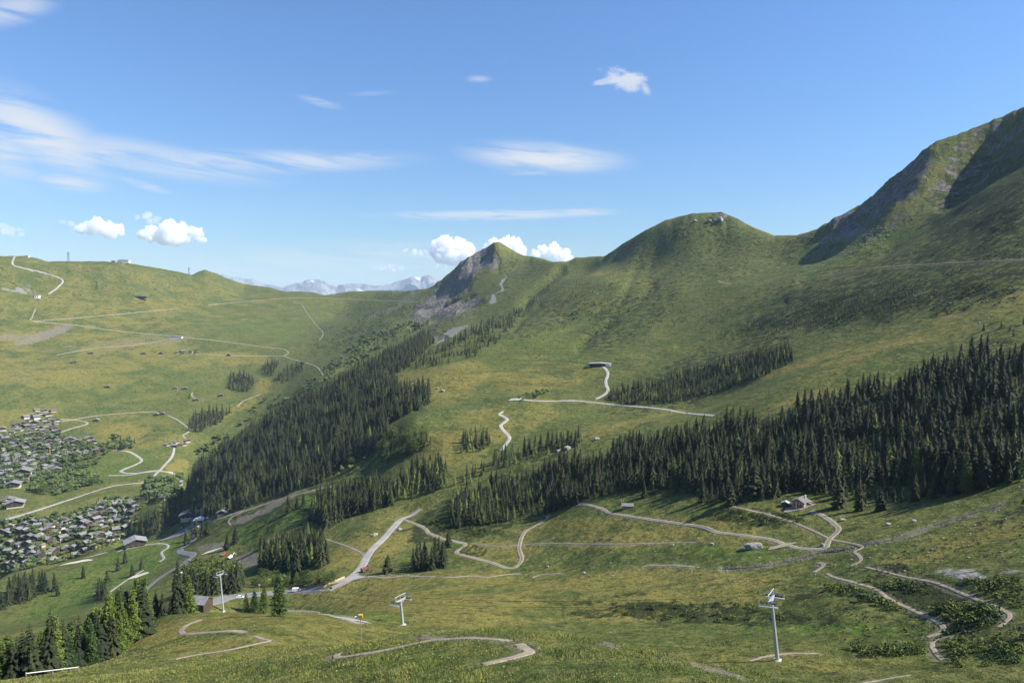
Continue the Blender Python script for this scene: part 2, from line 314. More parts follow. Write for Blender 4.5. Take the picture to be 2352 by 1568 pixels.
# ------------------------------------------------------------------ materials
class NB:
    """a small helper for node materials"""
    def __init__(s, name, rough=0.9, spec=0.2):
        s.m = bpy.data.materials.new(name); s.m.use_nodes = True; s.t = s.m.node_tree; s.n = s.t.nodes
        s.bsdf = s.n['Principled BSDF']; s.bsdf.inputs['Roughness'].default_value = rough
        s.bsdf.inputs['Specular IOR Level'].default_value = spec
    def new(s, typ, **kw):
        o = s.n.new(typ)
        for k, v in kw.items(): setattr(o, k, v)
        return o
    def set(s, sock, v):
        if isinstance(v, bpy.types.NodeSocket): s.t.links.new(v, sock)
        elif isinstance(v, (tuple, list)) and len(v) == 3 and sock.type == 'RGBA': sock.default_value = (*v, 1)
        else: sock.default_value = v
    def pos(s, scale=(1, 1, 1), obj=False):
        if obj: p = s.new('ShaderNodeTexCoord').outputs['Object']
        else: p = s.new('ShaderNodeNewGeometry').outputs['Position']
        m = s.new('ShaderNodeVectorMath', operation='MULTIPLY'); s.set(m.inputs[0], p); m.inputs[1].default_value = scale
        return m.outputs[0]
    def noise(s, vec, scale, detail=4, rough=.55, dist=0):
        o = s.new('ShaderNodeTexNoise'); s.set(o.inputs['Vector'], vec); o.inputs['Scale'].default_value = scale
        o.inputs['Detail'].default_value = detail; o.inputs['Roughness'].default_value = rough; o.inputs['Distortion'].default_value = dist
        return o.outputs['Fac']
    def ramp(s, fac, a, b, lo=0., hi=1.):
        o = s.new('ShaderNodeMapRange', interpolation_type='SMOOTHSTEP'); s.set(o.inputs[0], fac)
        for i, v in zip((1, 2, 3, 4), (a, b, lo, hi)): s.set(o.inputs[i], v)
        return o.outputs[0]
    def mix(s, fac, a, b, mode='MIX'):
        o = s.new('ShaderNodeMix', data_type='RGBA', blend_type=mode); s.set(o.inputs['Factor'], fac)
        s.set(o.inputs['A'], a); s.set(o.inputs['B'], b); return o.outputs['Result']
    def math(s, op, a, b=0.0):
        o = s.new('ShaderNodeMath', operation=op); s.set(o.inputs[0], a); s.set(o.inputs[1], b); return o.outputs[0]
    def attr(s, name):
        a = s.new('ShaderNodeAttribute', attribute_name=name); sp = s.new('ShaderNodeSeparateColor'); s.set(sp.inputs[0], a.outputs['Color'])
        return sp.outputs
    def bump(s, h, dist, strength=1.0, prev=None):
        o = s.new('ShaderNodeBump'); s.set(o.inputs['Height'], h); o.inputs['Distance'].default_value = dist; o.inputs['Strength'].default_value = strength
        if prev is not None: s.set(o.inputs['Normal'], prev)
        return o.outputs[0]
    def done(s, col, normal=None):
        s.set(s.bsdf.inputs['Base Color'], col)
        if normal is not None: s.set(s.bsdf.inputs['Normal'], normal)
        return s.m
def plain(name, col, rough=.7, metal=0., var=.25, scale=2.0, obj=True, rnd=0.0):
    b = NB(name, rough, .3); b.bsdf.inputs['Metallic'].default_value = metal
    p = b.pos(obj=obj); f = b.noise(p, scale, 5)
    c = b.mix(b.ramp(f, .3, .7), tuple(x * (1 - var) for x in col), tuple(min(1, x * (1 + var)) for x in col))
    if rnd:
        oi = b.new('ShaderNodeObjectInfo'); c = b.mix(1.0, c, b.mix(oi.outputs['Random'], (1 - rnd,) * 3, (1 + rnd,) * 3), 'MULTIPLY')
    return b.done(c)

def ground_material():
    b = NB('alpine_ground', .95, .1)
    p = b.pos(); A1 = b.attr('cover'); A2 = b.attr('cover_more'); A3 = b.attr('cover_stone')
    n300 = b.noise(p, 1 / 260., 3); n60 = b.noise(p, 1 / 55., 5); n12 = b.noise(p, 1 / 11., 5, .6); n3 = b.noise(p, 1 / 2.6, 5, .65); nf = b.noise(p, 2.2, 5, .7)
    pc = b.pos((.012, .012, .42)); tread = b.noise(pc, 1.0, 3, .5)               # follows the contour lines
    green = b.mix(b.ramp(n12, .3, .7), (.046, .074, .0165), (.082, .106, .025))
    green = b.mix(b.ramp(n60, .35, .65), green, (.108, .120, .031))
    green = b.mix(b.math('MULTIPLY', b.ramp(nf, .35, .7), .28), green, (.118, .112, .042))
    tus = b.noise(b.pos((1, 1, .5)), 1 / 1.1, 4, .7); tus2 = b.noise(b.pos((1, 1, .5)), 1 / 4.5, 4, .7)
    # dried grass
    d = b.math('ADD', A1[0], b.math('MULTIPLY', b.math('SUBTRACT', n60, .5), 2.2)); d = b.math('ADD', d, b.math('MULTIPLY', b.math('SUBTRACT', n12, .5), 1.3))
    d = b.math('ADD', d, b.math('MULTIPLY', b.math('SUBTRACT', n300, .5), 1.6))
    dry = b.mix(b.ramp(n3, .3, .7), (.155, .136, .031), (.222, .190, .054))
    col = b.mix(b.ramp(d, .15, .85, 0, .92), green, dry)
    # lush grass
    l = b.math('ADD', A2[0], b.math('MULTIPLY', b.math('SUBTRACT', n12, .5), 1.2))
    col = b.mix(b.ramp(l, .25, .9, 0, .85), col, b.mix(b.ramp(n3, .3, .7), (.056, .108, .015), (.090, .142, .024)))
    # tussocks: every few decimetres to metres the sward turns darker or paler
    n25 = b.noise(p, 1 / 24., 6, .68); col = b.mix(b.ramp(n25, .53, .63, 0, .5), col, (.040, .060, .014)); col = b.mix(b.ramp(n25, .44, .35, 0, .35), col, (.150, .132, .050))
    col = b.mix(b.ramp(tus, .50, .62, 0, .65), col, (.030, .042, .010)); col = b.mix(b.ramp(tus2, .53, .64, 0, .68), col, (.026, .040, .010)); col = b.mix(b.ramp(tus2, .47, .36, 0, .6), col, (.175, .165, .058))  # the dark flecks paint the tussocks' shadows into the colour
    # treads worn by cattle
    col = b.mix(b.math('MULTIPLY', b.ramp(tread, .42, .56), b.math('MULTIPLY', A2[2], .35)), col, (.036, .045, .013))
    # heath and dwarf shrubs: dark patches
    h = b.math('ADD', b.math('MULTIPLY', A1[1], .70), b.math('MULTIPLY', b.math('SUBTRACT', n12, .5), 2.6)); h = b.math('ADD', h, b.math('MULTIPLY', b.math('SUBTRACT', n3, .5), 1.3))
    h = b.math('ADD', h, b.math('MULTIPLY', b.math('SUBTRACT', n60, .5), .9))
    heath = b.mix(b.ramp(n3, .35, .65), (.016, .027, .0085), (.034, .042, .0145))
    col = b.mix(b.ramp(h, .38, .54, 0, .92), col, heath)
    # trodden and dug earth
    e = b.math('ADD', A2[1], b.math('MULTIPLY', b.math('SUBTRACT', n12, .5), .9))
    col = b.mix(b.ramp(b.math('MULTIPLY', e, b.ramp(A2[1], .03, .3)), .25, .95, 0, .8), col, b.mix(b.ramp(n3, .3, .7), (.13, .112, .085), (.21, .185, .145)))
    # rock and scree
    pr = b.pos((1, 1, .35)); rk = b.noise(pr, 1 / 9., 6, .65); rk2 = b.noise(pr, 1 / 1.8, 4, .6)
    rock = b.mix(b.ramp(rk, .38, .62), (.058, .053, .048), (.19, .178, .163)); rock = b.mix(b.ramp(rk2, .4, .62, 0, .6), rock, (.10, .093, .085))
    r = b.math('ADD', A3[0], b.math('MULTIPLY', b.math('SUBTRACT', b.noise(pr, 1 / 22., 7, .75), .5), 3.2))
    col = b.mix(b.ramp(b.math('MULTIPLY', r, b.ramp(A3[0], .05, .3)), .60, .74), col, rock)
    s = b.math('ADD', A3[1], b.math('MULTIPLY', b.math('SUBTRACT', n3, .5), 1.3)); s = b.math('ADD', s, b.math('MULTIPLY', b.math('SUBTRACT', n12, .5), .8))
    col = b.mix(b.ramp(b.math('MULTIPLY', s, b.ramp(A3[1], .05, .3)), .42, .95, 0, .9), col, b.mix(b.ramp(n3, .35, .65), (.15, .142, .13), (.29, .28, .26)))
    nrm = b.bump(b.math('ADD', n3, b.math('MULTIPLY', tread, b.math('MULTIPLY', A2[2], 1.2))), 1.5, .9)
    nrm = b.bump(n12, 4.5, .75, nrm); nrm = b.bump(nf, .35, .8, nrm)
    nrm = b.bump(b.math('MULTIPLY', rk, b.ramp(A3[0], .1, .7)), 7.0, .9, nrm)
    return b.done(col, nrm)
M = {}
M['ground'] = ground_material()

def obj_from(name, verts, faces, mat=None, parent=None, smooth=False):
    me = bpy.data.meshes.new(name); me.from_pydata([tuple(v) for v in verts], [], [tuple(f) for f in faces]); me.update()
    if mat is not None:
        for m_ in (mat if isinstance(mat, (list, tuple)) else [mat]): me.materials.append(m_)
    if smooth: me.polygons.foreach_set('use_smooth', [True] * len(me.polygons))
    o = bpy.data.objects.new(name, me); COL.objects.link(o); o.parent = parent
    return o
def big_mesh(name, V, Fq, mats, k=4, mat_idx=None, smooth=False, parent=None):
    """fast mesh from numpy arrays: V (n,3), Fq (m,k)"""
    me = bpy.data.meshes.new(name)
    me.vertices.add(len(V)); me.vertices.foreach_set('co', np.ascontiguousarray(V, np.float32).ravel())
    me.loops.add(Fq.size); me.loops.foreach_set('vertex_index', np.ascontiguousarray(Fq, np.int32).ravel())
    me.polygons.add(len(Fq)); me.polygons.foreach_set('loop_start', np.arange(0, Fq.size, k, dtype=np.int32))
    if mat_idx is not None: me.polygons.foreach_set('material_index', np.ascontiguousarray(mat_idx, np.int32))
    me.polygons.foreach_set('use_smooth', np.full(len(Fq), smooth))
    for m_ in mats: me.materials.append(m_)
    me.update(calc_edges=True); me.validate()
    o = bpy.data.objects.new(name, me); COL.objects.link(o); o.parent = parent
    return o
def tag(o, label=None, category=None, group=None, kind=None):
    for k, v in (('label', label), ('category', category), ('group', group), ('kind', kind)):
        if v: o[k] = v
    return o
def empty(name, loc, rz=0.0):
    o = bpy.data.objects.new(name, None); COL.objects.link(o); o.location = loc; o.rotation_euler = (0, 0, rz); o.empty_display_size = .3
    return o

idx = np.arange(NA * NR).reshape(NA, NR)
quads = np.stack([idx[:-1, :-1], idx[1:, :-1], idx[1:, 1:], idx[:-1, 1:]], -1).reshape(-1, 4)[:, ::-1]
terrain = big_mesh('terrain', np.stack([GX, GY, GZ], -1).reshape(-1, 3), quads, [M['ground']], smooth=True)
tag(terrain, 'alpine meadow slopes, valley and mountains', kind='structure')
for nm, chans in (('cover', (DRY, SHRUB, 0 * DRY)), ('cover_more', (LUSH, BARE, TERR)), ('cover_stone', (ROCK, SCREE, 0 * DRY))):
    a = terrain.data.color_attributes.new(nm, 'FLOAT_COLOR', 'POINT')
    c = np.ones((NA * NR, 4), np.float32)
    for q in range(3): c[:, q] = chans[q].ravel()
    a.data.foreach_set('color', c.ravel())
# ------------------------------------------------------------------ roads, tracks and paths draped over the ground
def gravel(name, lo, hi, sc=1.2, centre=False):
    b = NB(name, .95, .15); p = b.pos(); f = b.noise(p, sc, 6, .65); g = b.noise(p, .12, 4)
    c = b.mix(b.ramp(f, .3, .7), lo, hi); c = b.mix(b.ramp(g, .35, .65, 0, .5), c, tuple(x * .72 for x in lo))
    if centre:      # a grassy strip between the wheel ruts, worn through in places
        a = b.attr('lane')
        k = b.math('ADD', b.ramp(a[0], .5, .12), b.math('MULTIPLY', b.math('SUBTRACT', b.noise(p, .5, 4), .5), 1.4))
        c = b.mix(b.ramp(k, .45, .85, 0, .8), c, (.13, .125, .05))
    return b.done(c, b.bump(f, .06, .6))
M['gravel'] = gravel('pale_gravel', (.23, .20, .148), (.34, .305, .24), centre=True)
M['white_gravel'] = gravel('white_gravel', (.29, .272, .232), (.40, .38, .335))
M['dirt'] = gravel('trail_dirt', (.21, .175, .118), (.33, .285, .208))
M['asphalt'] = gravel('worn_asphalt', (.15, .15, .152), (.20, .20, .20), 2.0)
M['grey_gravel'] = gravel('grey_gravel', (.25, .24, .22), (.35, .335, .305))
M['heath_track'] = gravel('grassy_track', (.085, .085, .045), (.15, .14, .085))
M['sand'] = gravel('bunker_sand', (.44, .40, .31), (.56, .52, .42))
M['stream'] = gravel('stream_bed', (.035, .045, .03), (.13, .13, .11), .7)
def track(pts, step=2.0, rmin=43.0):
    """pixel polyline -> smooth ground line in metres"""
    pts = rd(pts) if isinstance(pts, str) else pts
    pts = [p[:2] for p in pts]
    q = []
    n_ = len(pts)
    for i in range(n_ - 1):
        p0, p1, p2, p3 = pts[max(i - 1, 0)], pts[i], pts[i + 1], pts[min(i + 2, n_ - 1)]
        m_ = max(2, int(math.hypot(p2[0] - p1[0], p2[1] - p1[1]) / step))
        for k in range(m_):
            t_ = k / m_; a = [0, 0]
            for d in (0, 1):
                a[d] = .5 * (2 * p1[d] + (p2[d] - p0[d]) * t_ + (2 * p0[d] - 5 * p1[d] + 4 * p2[d] - p3[d]) * t_ ** 2 + (3 * p1[d] - p0[d] - 3 * p2[d] + p3[d]) * t_ ** 3)
            q.append(a)
    q.append(list(pts[-1]))
    w = [hit(u, v, rmin) for u, v in q]; w = [p for p in w if p is not None]
    az = np.array([math.atan2(p.x, p.y) for p in w]); l = np.array([math.log(math.hypot(p.x, p.y)) for p in w])
    if len(l) > 8:      # take out jumps over hidden folds
        k = 3; lp = np.pad(l, k, mode='edge'); med = np.median(np.stack([lp[i:i + len(l)] for i in range(2 * k + 1)]), 0)
        lp = np.pad(med, 2, mode='edge'); l = sum(lp[i:i + len(l)] for i in range(5)) / 5
    r = np.exp(l); return np.stack([r * np.sin(az), r * np.cos(az)], -1)
TRK = []
def ribbon(name, pts, width, mat, label=None, lift=1.0, jit=.2, step=2.0):
    c = track(pts, step); n_ = len(c)
    tg = np.gradient(c, axis=0); tg /= np.maximum(np.linalg.norm(tg, axis=1, keepdims=True), 1e-6)
    for _ in range(2): tg[1:-1] = (tg[:-2] + tg[1:-1] * 2 + tg[2:]) / 4
    tg /= np.maximum(np.linalg.norm(tg, axis=1, keepdims=True), 1e-6)
    nr = np.stack([tg[:, 1], -tg[:, 0]], -1)
    K = 7; vs_ = []; lane = []; TRK.append(c)
    rnd = np.random.default_rng(len(name) * 7 + n_)
    s = np.arange(n_)
    for k in range(K):
        f = (-1.12, -.9, -.5, 0, .5, .9, 1.12)[k]
        wj = width / 2 * (1 + jit * fbm(s * .31 + k * 9.7, s * 0 + k, 3, k) * 2.0)
        xy = c + nr * (f * wj)[:, None]
        r = np.hypot(xy[:, 0], xy[:, 1]); z = H(xy[:, 0], xy[:, 1]) + (.03 + .00028 * r) * (lift if abs(f) < 1 else -1.0)
        vs_.append(np.stack([xy[:, 0], xy[:, 1], z], -1)); lane.append(np.full(n_, abs(f)))
    V_ = np.stack(vs_, 1).reshape(-1, 3)
    zc = V_[:, 2].reshape(n_, K)          # ease the crossfall a little
    zc[:, 1:-1] = np.maximum(zc, zc.mean(1, keepdims=True) * .25 + zc * .75)[:, 1:-1]; V_[:, 2] = zc.ravel()
    ix = np.arange(n_ * K).reshape(n_, K)
    q = np.stack([ix[:-1, :-1], ix[:-1, 1:], ix[1:, 1:], ix[1:, :-1]], -1).reshape(-1, 4)[:, ::-1]
    o = big_mesh(name, V_, q, [mat], smooth=True)
    a = o.data.color_attributes.new('lane', 'FLOAT_COLOR', 'POINT'); cc = np.ones((n_ * K, 4), np.float32); cc[:, 0] = np.stack(lane, 1).ravel()
    a.data.foreach_set('color', cc.ravel())
    tag(o, label, kind='structure'); return o
def patch(name, U, V, a, b, mat, label, rough=.18, seed=1):
    """an irregular flat-lying patch, a x b metres half axes"""
    c = hit(U, V)
    if c is None: return
    n_ = 28; vs_ = []; fs = []
    for ring, k in enumerate((0, .5, .8, 1.0)):
        for i in range(n_):
            th = 2 * math.pi * i / n_; w = 1 + rough * math.sin(th * 2 + seed) + rough * .7 * math.sin(th * 5 + seed * 2.3)
            x = c.x + a * k * w * math.cos(th); y = c.y + b * k * w * math.sin(th)
            vs_.append((x, y, float(H(x, y)) + .04 + .0006 * math.hypot(x, y)))
    for ring in range(3):
        for i in range(n_):
            j = (i + 1) % n_; fs.append((ring * n_ + i, ring * n_ + j, (ring + 1) * n_ + j, (ring + 1) * n_ + i))
    o = obj_from(name, vs_, [f[::-1] for f in fs], mat, smooth=True); tag(o, label, kind='structure'); return o
# asphalt
ribbon('road', "966,1168 945,1183 922,1192 905,1209 880,1237 857,1259 842,1279 832,1299 815,1317 785,1339 756,1354", 6.2, M['grey_gravel'], 'grey service road climbing past the meadow', jit=.04)
ribbon('road', "740,1352 700,1353 672,1357 635,1360 584,1364 529,1370 494,1378 462,1385", 8.5, M['asphalt'], 'asphalt road and turning place below the pylon', jit=.04)
ribbon('road', "450,1236 436,1247 417,1258 413,1267 428,1271 443,1275 430,1288 403,1305 369,1325 343,1345 322,1362 300,1378", 7.5, M['asphalt'], 'asphalt road winding down beside the golf course', jit=.04)
ribbon('road', "442,1168 445,1176 448,1196 451,1221 444,1240", 9.0, M['asphalt'], 'street leading to the lift station', jit=.04)
ribbon('road', "0,1197 80,1173 163,1146 255,1117 335,1106 358,1088 375,1071 395,1048 400,1028", 4.5, M['grey_gravel'], 'lane crossing the valley floor')
ribbon('road', "261,1032 295,1037 315,1047 325,1057 313,1066 283,1078 278,1083 300,1087 363,1082 400,1086", 6.0, M['grey_gravel'], 'road with a hairpin bend above the village', jit=.05)
ribbon('road', "250,1092 300,1090 340,1082 372,1079", 5.0, M['grey_gravel'], 'lower branch of the hairpin road')
ribbon('road', "60,1253 85,1232 108,1213 130,1205", 6.0, M['grey_gravel'], 'village street between chalets')
ribbon('road', "133,995 160,985 200,973 180,965 140,963", 5.0, M['dirt'], 'farm track looping above the village')
# farm roads on the mid slopes
ribbon('track', "928,1193 952,1202 975,1213 985,1224 1005,1232 1022,1239 1040,1242 1068,1249 1060,1258 1048,1268 1065,1275 1093,1282 1131,1292 1161,1303 1183,1302 1198,1284 1192,1257 1203,1224 1226,1209 1258,1190 1257,1182", 3.0, M['gravel'], 'farm track zigzagging through the meadow')
ribbon('track', "1326,1159 1348,1159 1386,1170 1401,1178 1461,1188 1536,1199 1612,1210 1646,1222 1696,1228 1763,1237 1804,1250 1841,1259 1891,1260 1899,1250 1905,1238 1925,1218 1918,1205 1891,1185 1862,1173", 2.7, M['gravel'], 'farm track running to the stone hut')
ribbon('track', "1177,916 1197,918 1251,921 1318,920 1362,924 1419,930 1520,939 1571,948 1640,955", 3.2, M['white_gravel'], 'gravel forest road along the slope')
ribbon('track', "1369,916 1385,908 1396,897 1391,877 1396,857 1385,842 1368,839", 4.2, M['white_gravel'], 'white road up to the alpine dairy')
ribbon('track', "1152,1035 1160,1022 1170,1008 1166,998 1159,991 1150,978 1158,970 1165,963 1155,956 1147,951 1155,944", 4.0, M['white_gravel'], 'white gravel zigzag road')
ribbon('track', "1285,661 1419,659 1562,657 1679,652 1797,644 1881,635 1999,618 2133,608 2250,602 2352,597", 2.0, M['heath_track'], 'contour track across the high slope')
ribbon('path', "1648,645 1662,650 1680,652", 2.5, M['dirt'], 'short link path on the high slope')
ribbon('path', "1164,627 1218,632 1265,639 1318,647", 1.6, M['heath_track'], 'hiking trail under the pointed peak')
ribbon('path', "1093,674 1150,676 1218,674 1270,668", 1.6, M['heath_track'], 'lower hiking trail under the pointed peak')
ribbon('path', "1807,544 1864,546 1905,550", 2.0, M['heath_track'], 'path on the saddle')
ribbon('path', "1560,598 1620,606 1660,614 1714,626", 1.6, M['heath_track'], 'thin path on the round hill')
# near trails
ribbon('path', "1901,1235 1870,1220 1831,1203 1797,1191 1763,1181 1713,1170 1680,1163", 1.3, M['dirt'], 'footpath below the stone hut')
ribbon('path', "1908,1239 1935,1244 1965,1250 1980,1257 1962,1267 1972,1275 1977,1285 1968,1293 1953,1299", 1.3, M['dirt'], 'bike trail crossing the stream')
ribbon('path', "1878,1292 1891,1296 1882,1306 1869,1314", 1.6, M['dirt'], 'short banked bike bend')
ribbon('path', "1898,1316 1918,1326 1968,1339 2012,1353 2039,1373 2079,1393 2133,1417 2156,1430 2166,1443 2153,1455 2129,1462", 1.3, M['dirt'], 'bike trail running down to the bend')
ribbon('path', "2190,1462 2153,1467 2140,1479 2150,1500 2166,1516", 1.1, M['dirt'], 'bike trail below the bend')
ribbon('path', "1988,1302 2086,1326 2150,1339 2234,1373 2301,1400 2319,1416 2294,1440", 1.0, M['dirt'], 'outer bike trail through the bushes')
ribbon('path', "1721,1517 1763,1506 1814,1500 1878,1500", 1.0, M['dirt'], 'trail passing the large lift pylon')
ribbon('path', "1940,1575 1995,1566 2049,1556 2090,1550", .7, M['dirt'], 'faint trail at the bottom edge')
ribbon('path', "1086,1247 1136,1254 1188,1252 1261,1248 1411,1249 1599,1245", 1.0, M['dirt'], 'thin level footpath over the meadow')
for s_ in ("1011,1324 1036,1325 1086,1322 1116,1325 1161,1319 1196,1317", "1223,1326 1235,1321 1248,1318 1293,1317", "1478,1300 1491,1297 1508,1299 1536,1298 1596,1301",
           "815,1328 850,1324 890,1326 925,1322 960,1323 1000,1324"):
    ribbon('path', s_, 1.4, M['gravel'], 'stretch of the wavy bike trail beside the stream', jit=.3)
ribbon('path', "695,1362 730,1357 765,1352 800,1336 825,1320", 1.5, M['dirt'], 'bike trail joining the road junction')
ribbon('path', "460,1423 440,1430 427,1436 416,1446 418,1453 430,1455 487,1451 537,1448 564,1453", 1.6, M['dirt'], 'banked bike bend on the grassy hump')
ribbon('path', "584,1460 605,1467 618,1471 588,1478 524,1492 453,1503 403,1513", .9, M['dirt'], 'narrow trail over the grassy hump', jit=.4)
ribbon('path', "339,1426 352,1418 366,1413 385,1409", 1.6, M['dirt'], 'trail at the wood edge')
ribbon('path', "658,1403 690,1404 722,1406 760,1413 790,1421 835,1433", 2.2, M['gravel'], 'track to the earth mound')
ribbon('path', "776,1500 772,1507 785,1509 820,1503 860,1497 900,1489 950,1478 985,1471 1030,1467 1080,1465 1140,1468 1175,1473", .85, M['dirt'], 'bike trail curving over the near meadow', jit=.4)
ribbon('path', "1190,1478 1205,1488 1215,1497 1190,1506 1160,1514 1110,1526", 1.1, M['dirt'], 'near end of the bike trail', jit=.4)
# far left hill
ribbon('track', "34,588 29,607 50,615 94,625 124,634 144,644 134,659 111,676", 6.0, M['grey_gravel'], 'piste road down from the left summit', jit=.25)
ribbon('track', "81,709 74,729 76,738 168,746 269,760 386,771 504,783 605,797 645,801 658,805 662,812 653,818 689,830 722,840 735,851 742,864", 3.6, M['gravel'], 'long track across the left hill')
ribbon('track', "76,738 202,728 302,719 410,708", 3.0, M['gravel'], 'rising track on the left hill')
ribbon('track', "477,701 571,692 702,684 860,690 960,694", 2.8, M['gravel'], 'track towards the col')
ribbon('path', "692,696 705,719 726,746 742,766 732,783", 2.6, M['dirt'], 'path falling from the col')
ribbon('track', "653,818 537,817 470,813", 4.0, M['gravel'], 'access lane to the hamlet')
ribbon('path', "130,815 218,800 300,793 370,783", 3.0, M['dirt'], 'worn piste strip below the long track', jit=.4)
ribbon('path', "442,900 440,908 448,915", 4.0, M['dirt'], 'short lane to a barn')
ribbon('track', "385,954 400,960 420,973 434,985 430,994 420,1000 432,1013 425,1020", 4.5, M['gravel'], 'lane winding past the wood')
ribbon('path', "142,968 220,955 300,948 360,945", 3.0, M['dirt'], 'field path above the village')
ribbon('path', "600,905 560,920 545,935", 4.0, M['dirt'], 'pale clearing path below the wood')
# golf paths and other small strips
ribbon('path', "330,1252 359,1248 383,1250 385,1258 371,1268 376,1282 365,1290", 3.0, M['grey_gravel'], 'golf path with a loop')
ribbon('path', "252,1359 286,1335 329,1309", 2.5, M['grey_gravel'], 'straight golf path')
ribbon('path', "270,1267 300,1250", 3.0, M['grey_gravel'], 'golf path near the village')
ribbon('path', "530,1207 525,1195 545,1180 600,1160 650,1145 742,1120 760,1118", 2.0, M['dirt'], 'footpath above the stone wall')
ribbon('path', "470,1200 490,1195 520,1185 560,1172", 2.5, M['dirt'], 'footpath above the lift station')
ribbon('path', "748,1238 790,1252 828,1268 835,1278", 1.5, M['dirt'], 'footpath joining the service road')
ribbon('stream', "1640,1306 1700,1304 1760,1298 1830,1283 1890,1268 1940,1262 1990,1250 2060,1236 2150,1205 2230,1180 2300,1160", .9, M['stream'], 'stony mountain stream', jit=.5)
for U, V, a, b_, lb in ((175,1291,16,7,'pale sand bunker nearest the village'),(202,1280,20,6,'long sand bunker beside the village'),(319,1322,9,6,'sand bunker near the straight golf path'),(488,1265,9,4,'small sand bunker below the lift station')):
    patch('sand_bunker', U, V, a, b_, M['sand'], lb)
patch('gravel_place', 800, 1330, 9, 6, M['grey_gravel'], 'gravel junction of road and tracks')
patch('gravel_place', 1187, 917, 9, 7, M['white_gravel'], 'turning place at the end of the forest road')
patch('gravel_place', 428, 1216, 26, 18, M['asphalt'], 'car park of the lift station')
patch('gravel_place', 1795, 1254, 5.5, 3.2, M['dirt'], 'bare earth patch beside the boulder')
patch('gravel_place', 812, 1423, 4.5, 5, M['grey_gravel'], 'grey earth mound by the track')
patch('ground_patch', 1835, 1166, 7, 4, M['dirt'], 'worn yard around the stone hut')

# worn verges: the turf is trodden thin along every track
for c_ in TRK:
    for x_, y_ in c_:
        r_ = math.hypot(x_, y_)
        if r_ > 1300: continue
        i_ = int(np.searchsorted(az_g, math.atan2(x_, y_))); j_ = int(np.searchsorted(lr_g, math.log(r_))); k_ = max(1, int(round(1.3 / (.0016 * r_))))
        BARE[i_ - k_:i_ + k_, j_ - 1:j_ + 1] = np.maximum(BARE[i_ - k_:i_ + k_, j_ - 1:j_ + 1], .62)
_c = np.ones((NA * NR, 4), np.float32); _c[:, 0] = LUSH.ravel(); _c[:, 1] = BARE.ravel(); _c[:, 2] = TERR.ravel()
terrain.data.color_attributes['cover_more'].data.foreach_set('color', _c.ravel())
# ------------------------------------------------------------------ trees
rng = np.random.default_rng(11)
def needle_mat(name, lo, hi, attr=False, trans=.0):
    b = NB(name, .8, .25); p = b.pos(); f = b.noise(p, 1.1, 4, .7)
    t = b.attr('tint')[0] if attr else b.new('ShaderNodeObjectInfo').outputs['Random']
    c = b.mix(b.ramp(f, .3, .7), lo, hi); c = b.mix(1.0, c, b.mix(t, (.50, .62, .70), (1.75, 1.45, 1.10)), 'MULTIPLY')
    return b.done(c)
M['spruce'] = needle_mat('spruce_needles', (.0115, .0190, .0066), (.026, .036, .0112))
M['spruce_far'] = needle_mat('spruce_needles_far', (.0118, .0194, .0070), (.0268, .0366, .0115), True)
M['larch'] = needle_mat('larch_needles', (.052, .098, .020), (.094, .144, .037))
M['larch_far'] = needle_mat('larch_needles_far', (.050, .082, .018), (.090, .122, .034), True)
M['leaf'] = needle_mat('broad_leaves', (.042, .074, .017), (.082, .116, .030))
M['leaf_far'] = needle_mat('broad_leaves_far', (.030, .054, .016), (.062, .092, .027), True)
M['brown_needle'] = needle_mat('withered_needles', (.070, .058, .030), (.115, .092, .050))
M['bark'] = plain('bark', (.085, .065, .048), .95, var=.35, scale=3)
def spruce(seed, h=20., wid=.17, levels=24, per=8, start=.04, droop=.28, gap=0.0):
    r_ = random.Random(seed); V_, F_ = [], []
    for L in range(levels):
        f = L / (levels - 1); z = h * (start + (1 - start) * f ** 1.02)
        Rl = h * wid * (1 - f) ** .68 * (.82 + .36 * r_.random()) + h * .008
        a0 = r_.random() * 6.28
        for k in range(per):
            if r_.random() < gap: continue
            a = a0 + 6.283 * k / per + r_.uniform(-.25, .25); R_ = Rl * r_.uniform(.65, 1.15); c, s = math.cos(a), math.sin(a)
            wv = R_ * r_.uniform(.20, .34); lift = R_ * .12
            def pt(d, side, dz): return (c * d - s * side, s * d + c * side, z + dz)
            i = len(V_); dr = droop * R_ * r_.uniform(.8, 1.4)
            V_ += [pt(0, 0, lift), pt(R_ * .5, wv, -dr * .25), pt(R_ * .55, 0, lift * .3), pt(R_ * .5, -wv, -dr * .25), pt(R_, 0, -dr),
                   pt(R_ * .82, wv * .8, -dr * .95), pt(R_ * .82, -wv * .8, -dr * .95), pt(R_ * .45, 0, -dr * 1.2)]
            F_ += [(i, i + 2, i + 1), (i, i + 3, i + 2), (i + 2, i + 5, i + 1), (i + 2, i + 4, i + 5), (i + 2, i + 3, i + 6), (i + 2, i + 6, i + 4), (i, i + 7, i + 4)]
    i = len(V_); V_ += [(.04 * h * wid, 0, h * .97), (-.03 * h * wid, .04 * h * wid, h * .97), (-.02 * h * wid, -.04 * h * wid, h * .97), (0, 0, h * 1.03)]
    F_ += [(i, i + 1, i + 3), (i + 1, i + 2, i + 3), (i + 2, i, i + 3)]
    return V_, F_
def trunk_mesh(h, r0, n_=6, sag=0.0):
    V_, F_ = [], []
    for j, (f, k) in enumerate(((-.04, 1.25), (.05, 1.), (.5, .6), (.93, .12))):
        for i in range(n_):
            a = 6.283 * i / n_; V_.append((r0 * k * math.cos(a) + sag * f * f, r0 * k * math.sin(a), h * f))
    for j in range(3):
        for i in range(n_): F_.append((j * n_ + i, j * n_ + (i + 1) % n_, (j + 1) * n_ + (i + 1) % n_, (j + 1) * n_ + i))
    F_.append(tuple(range(3 * n_, 4 * n_)))
    return V_, F_
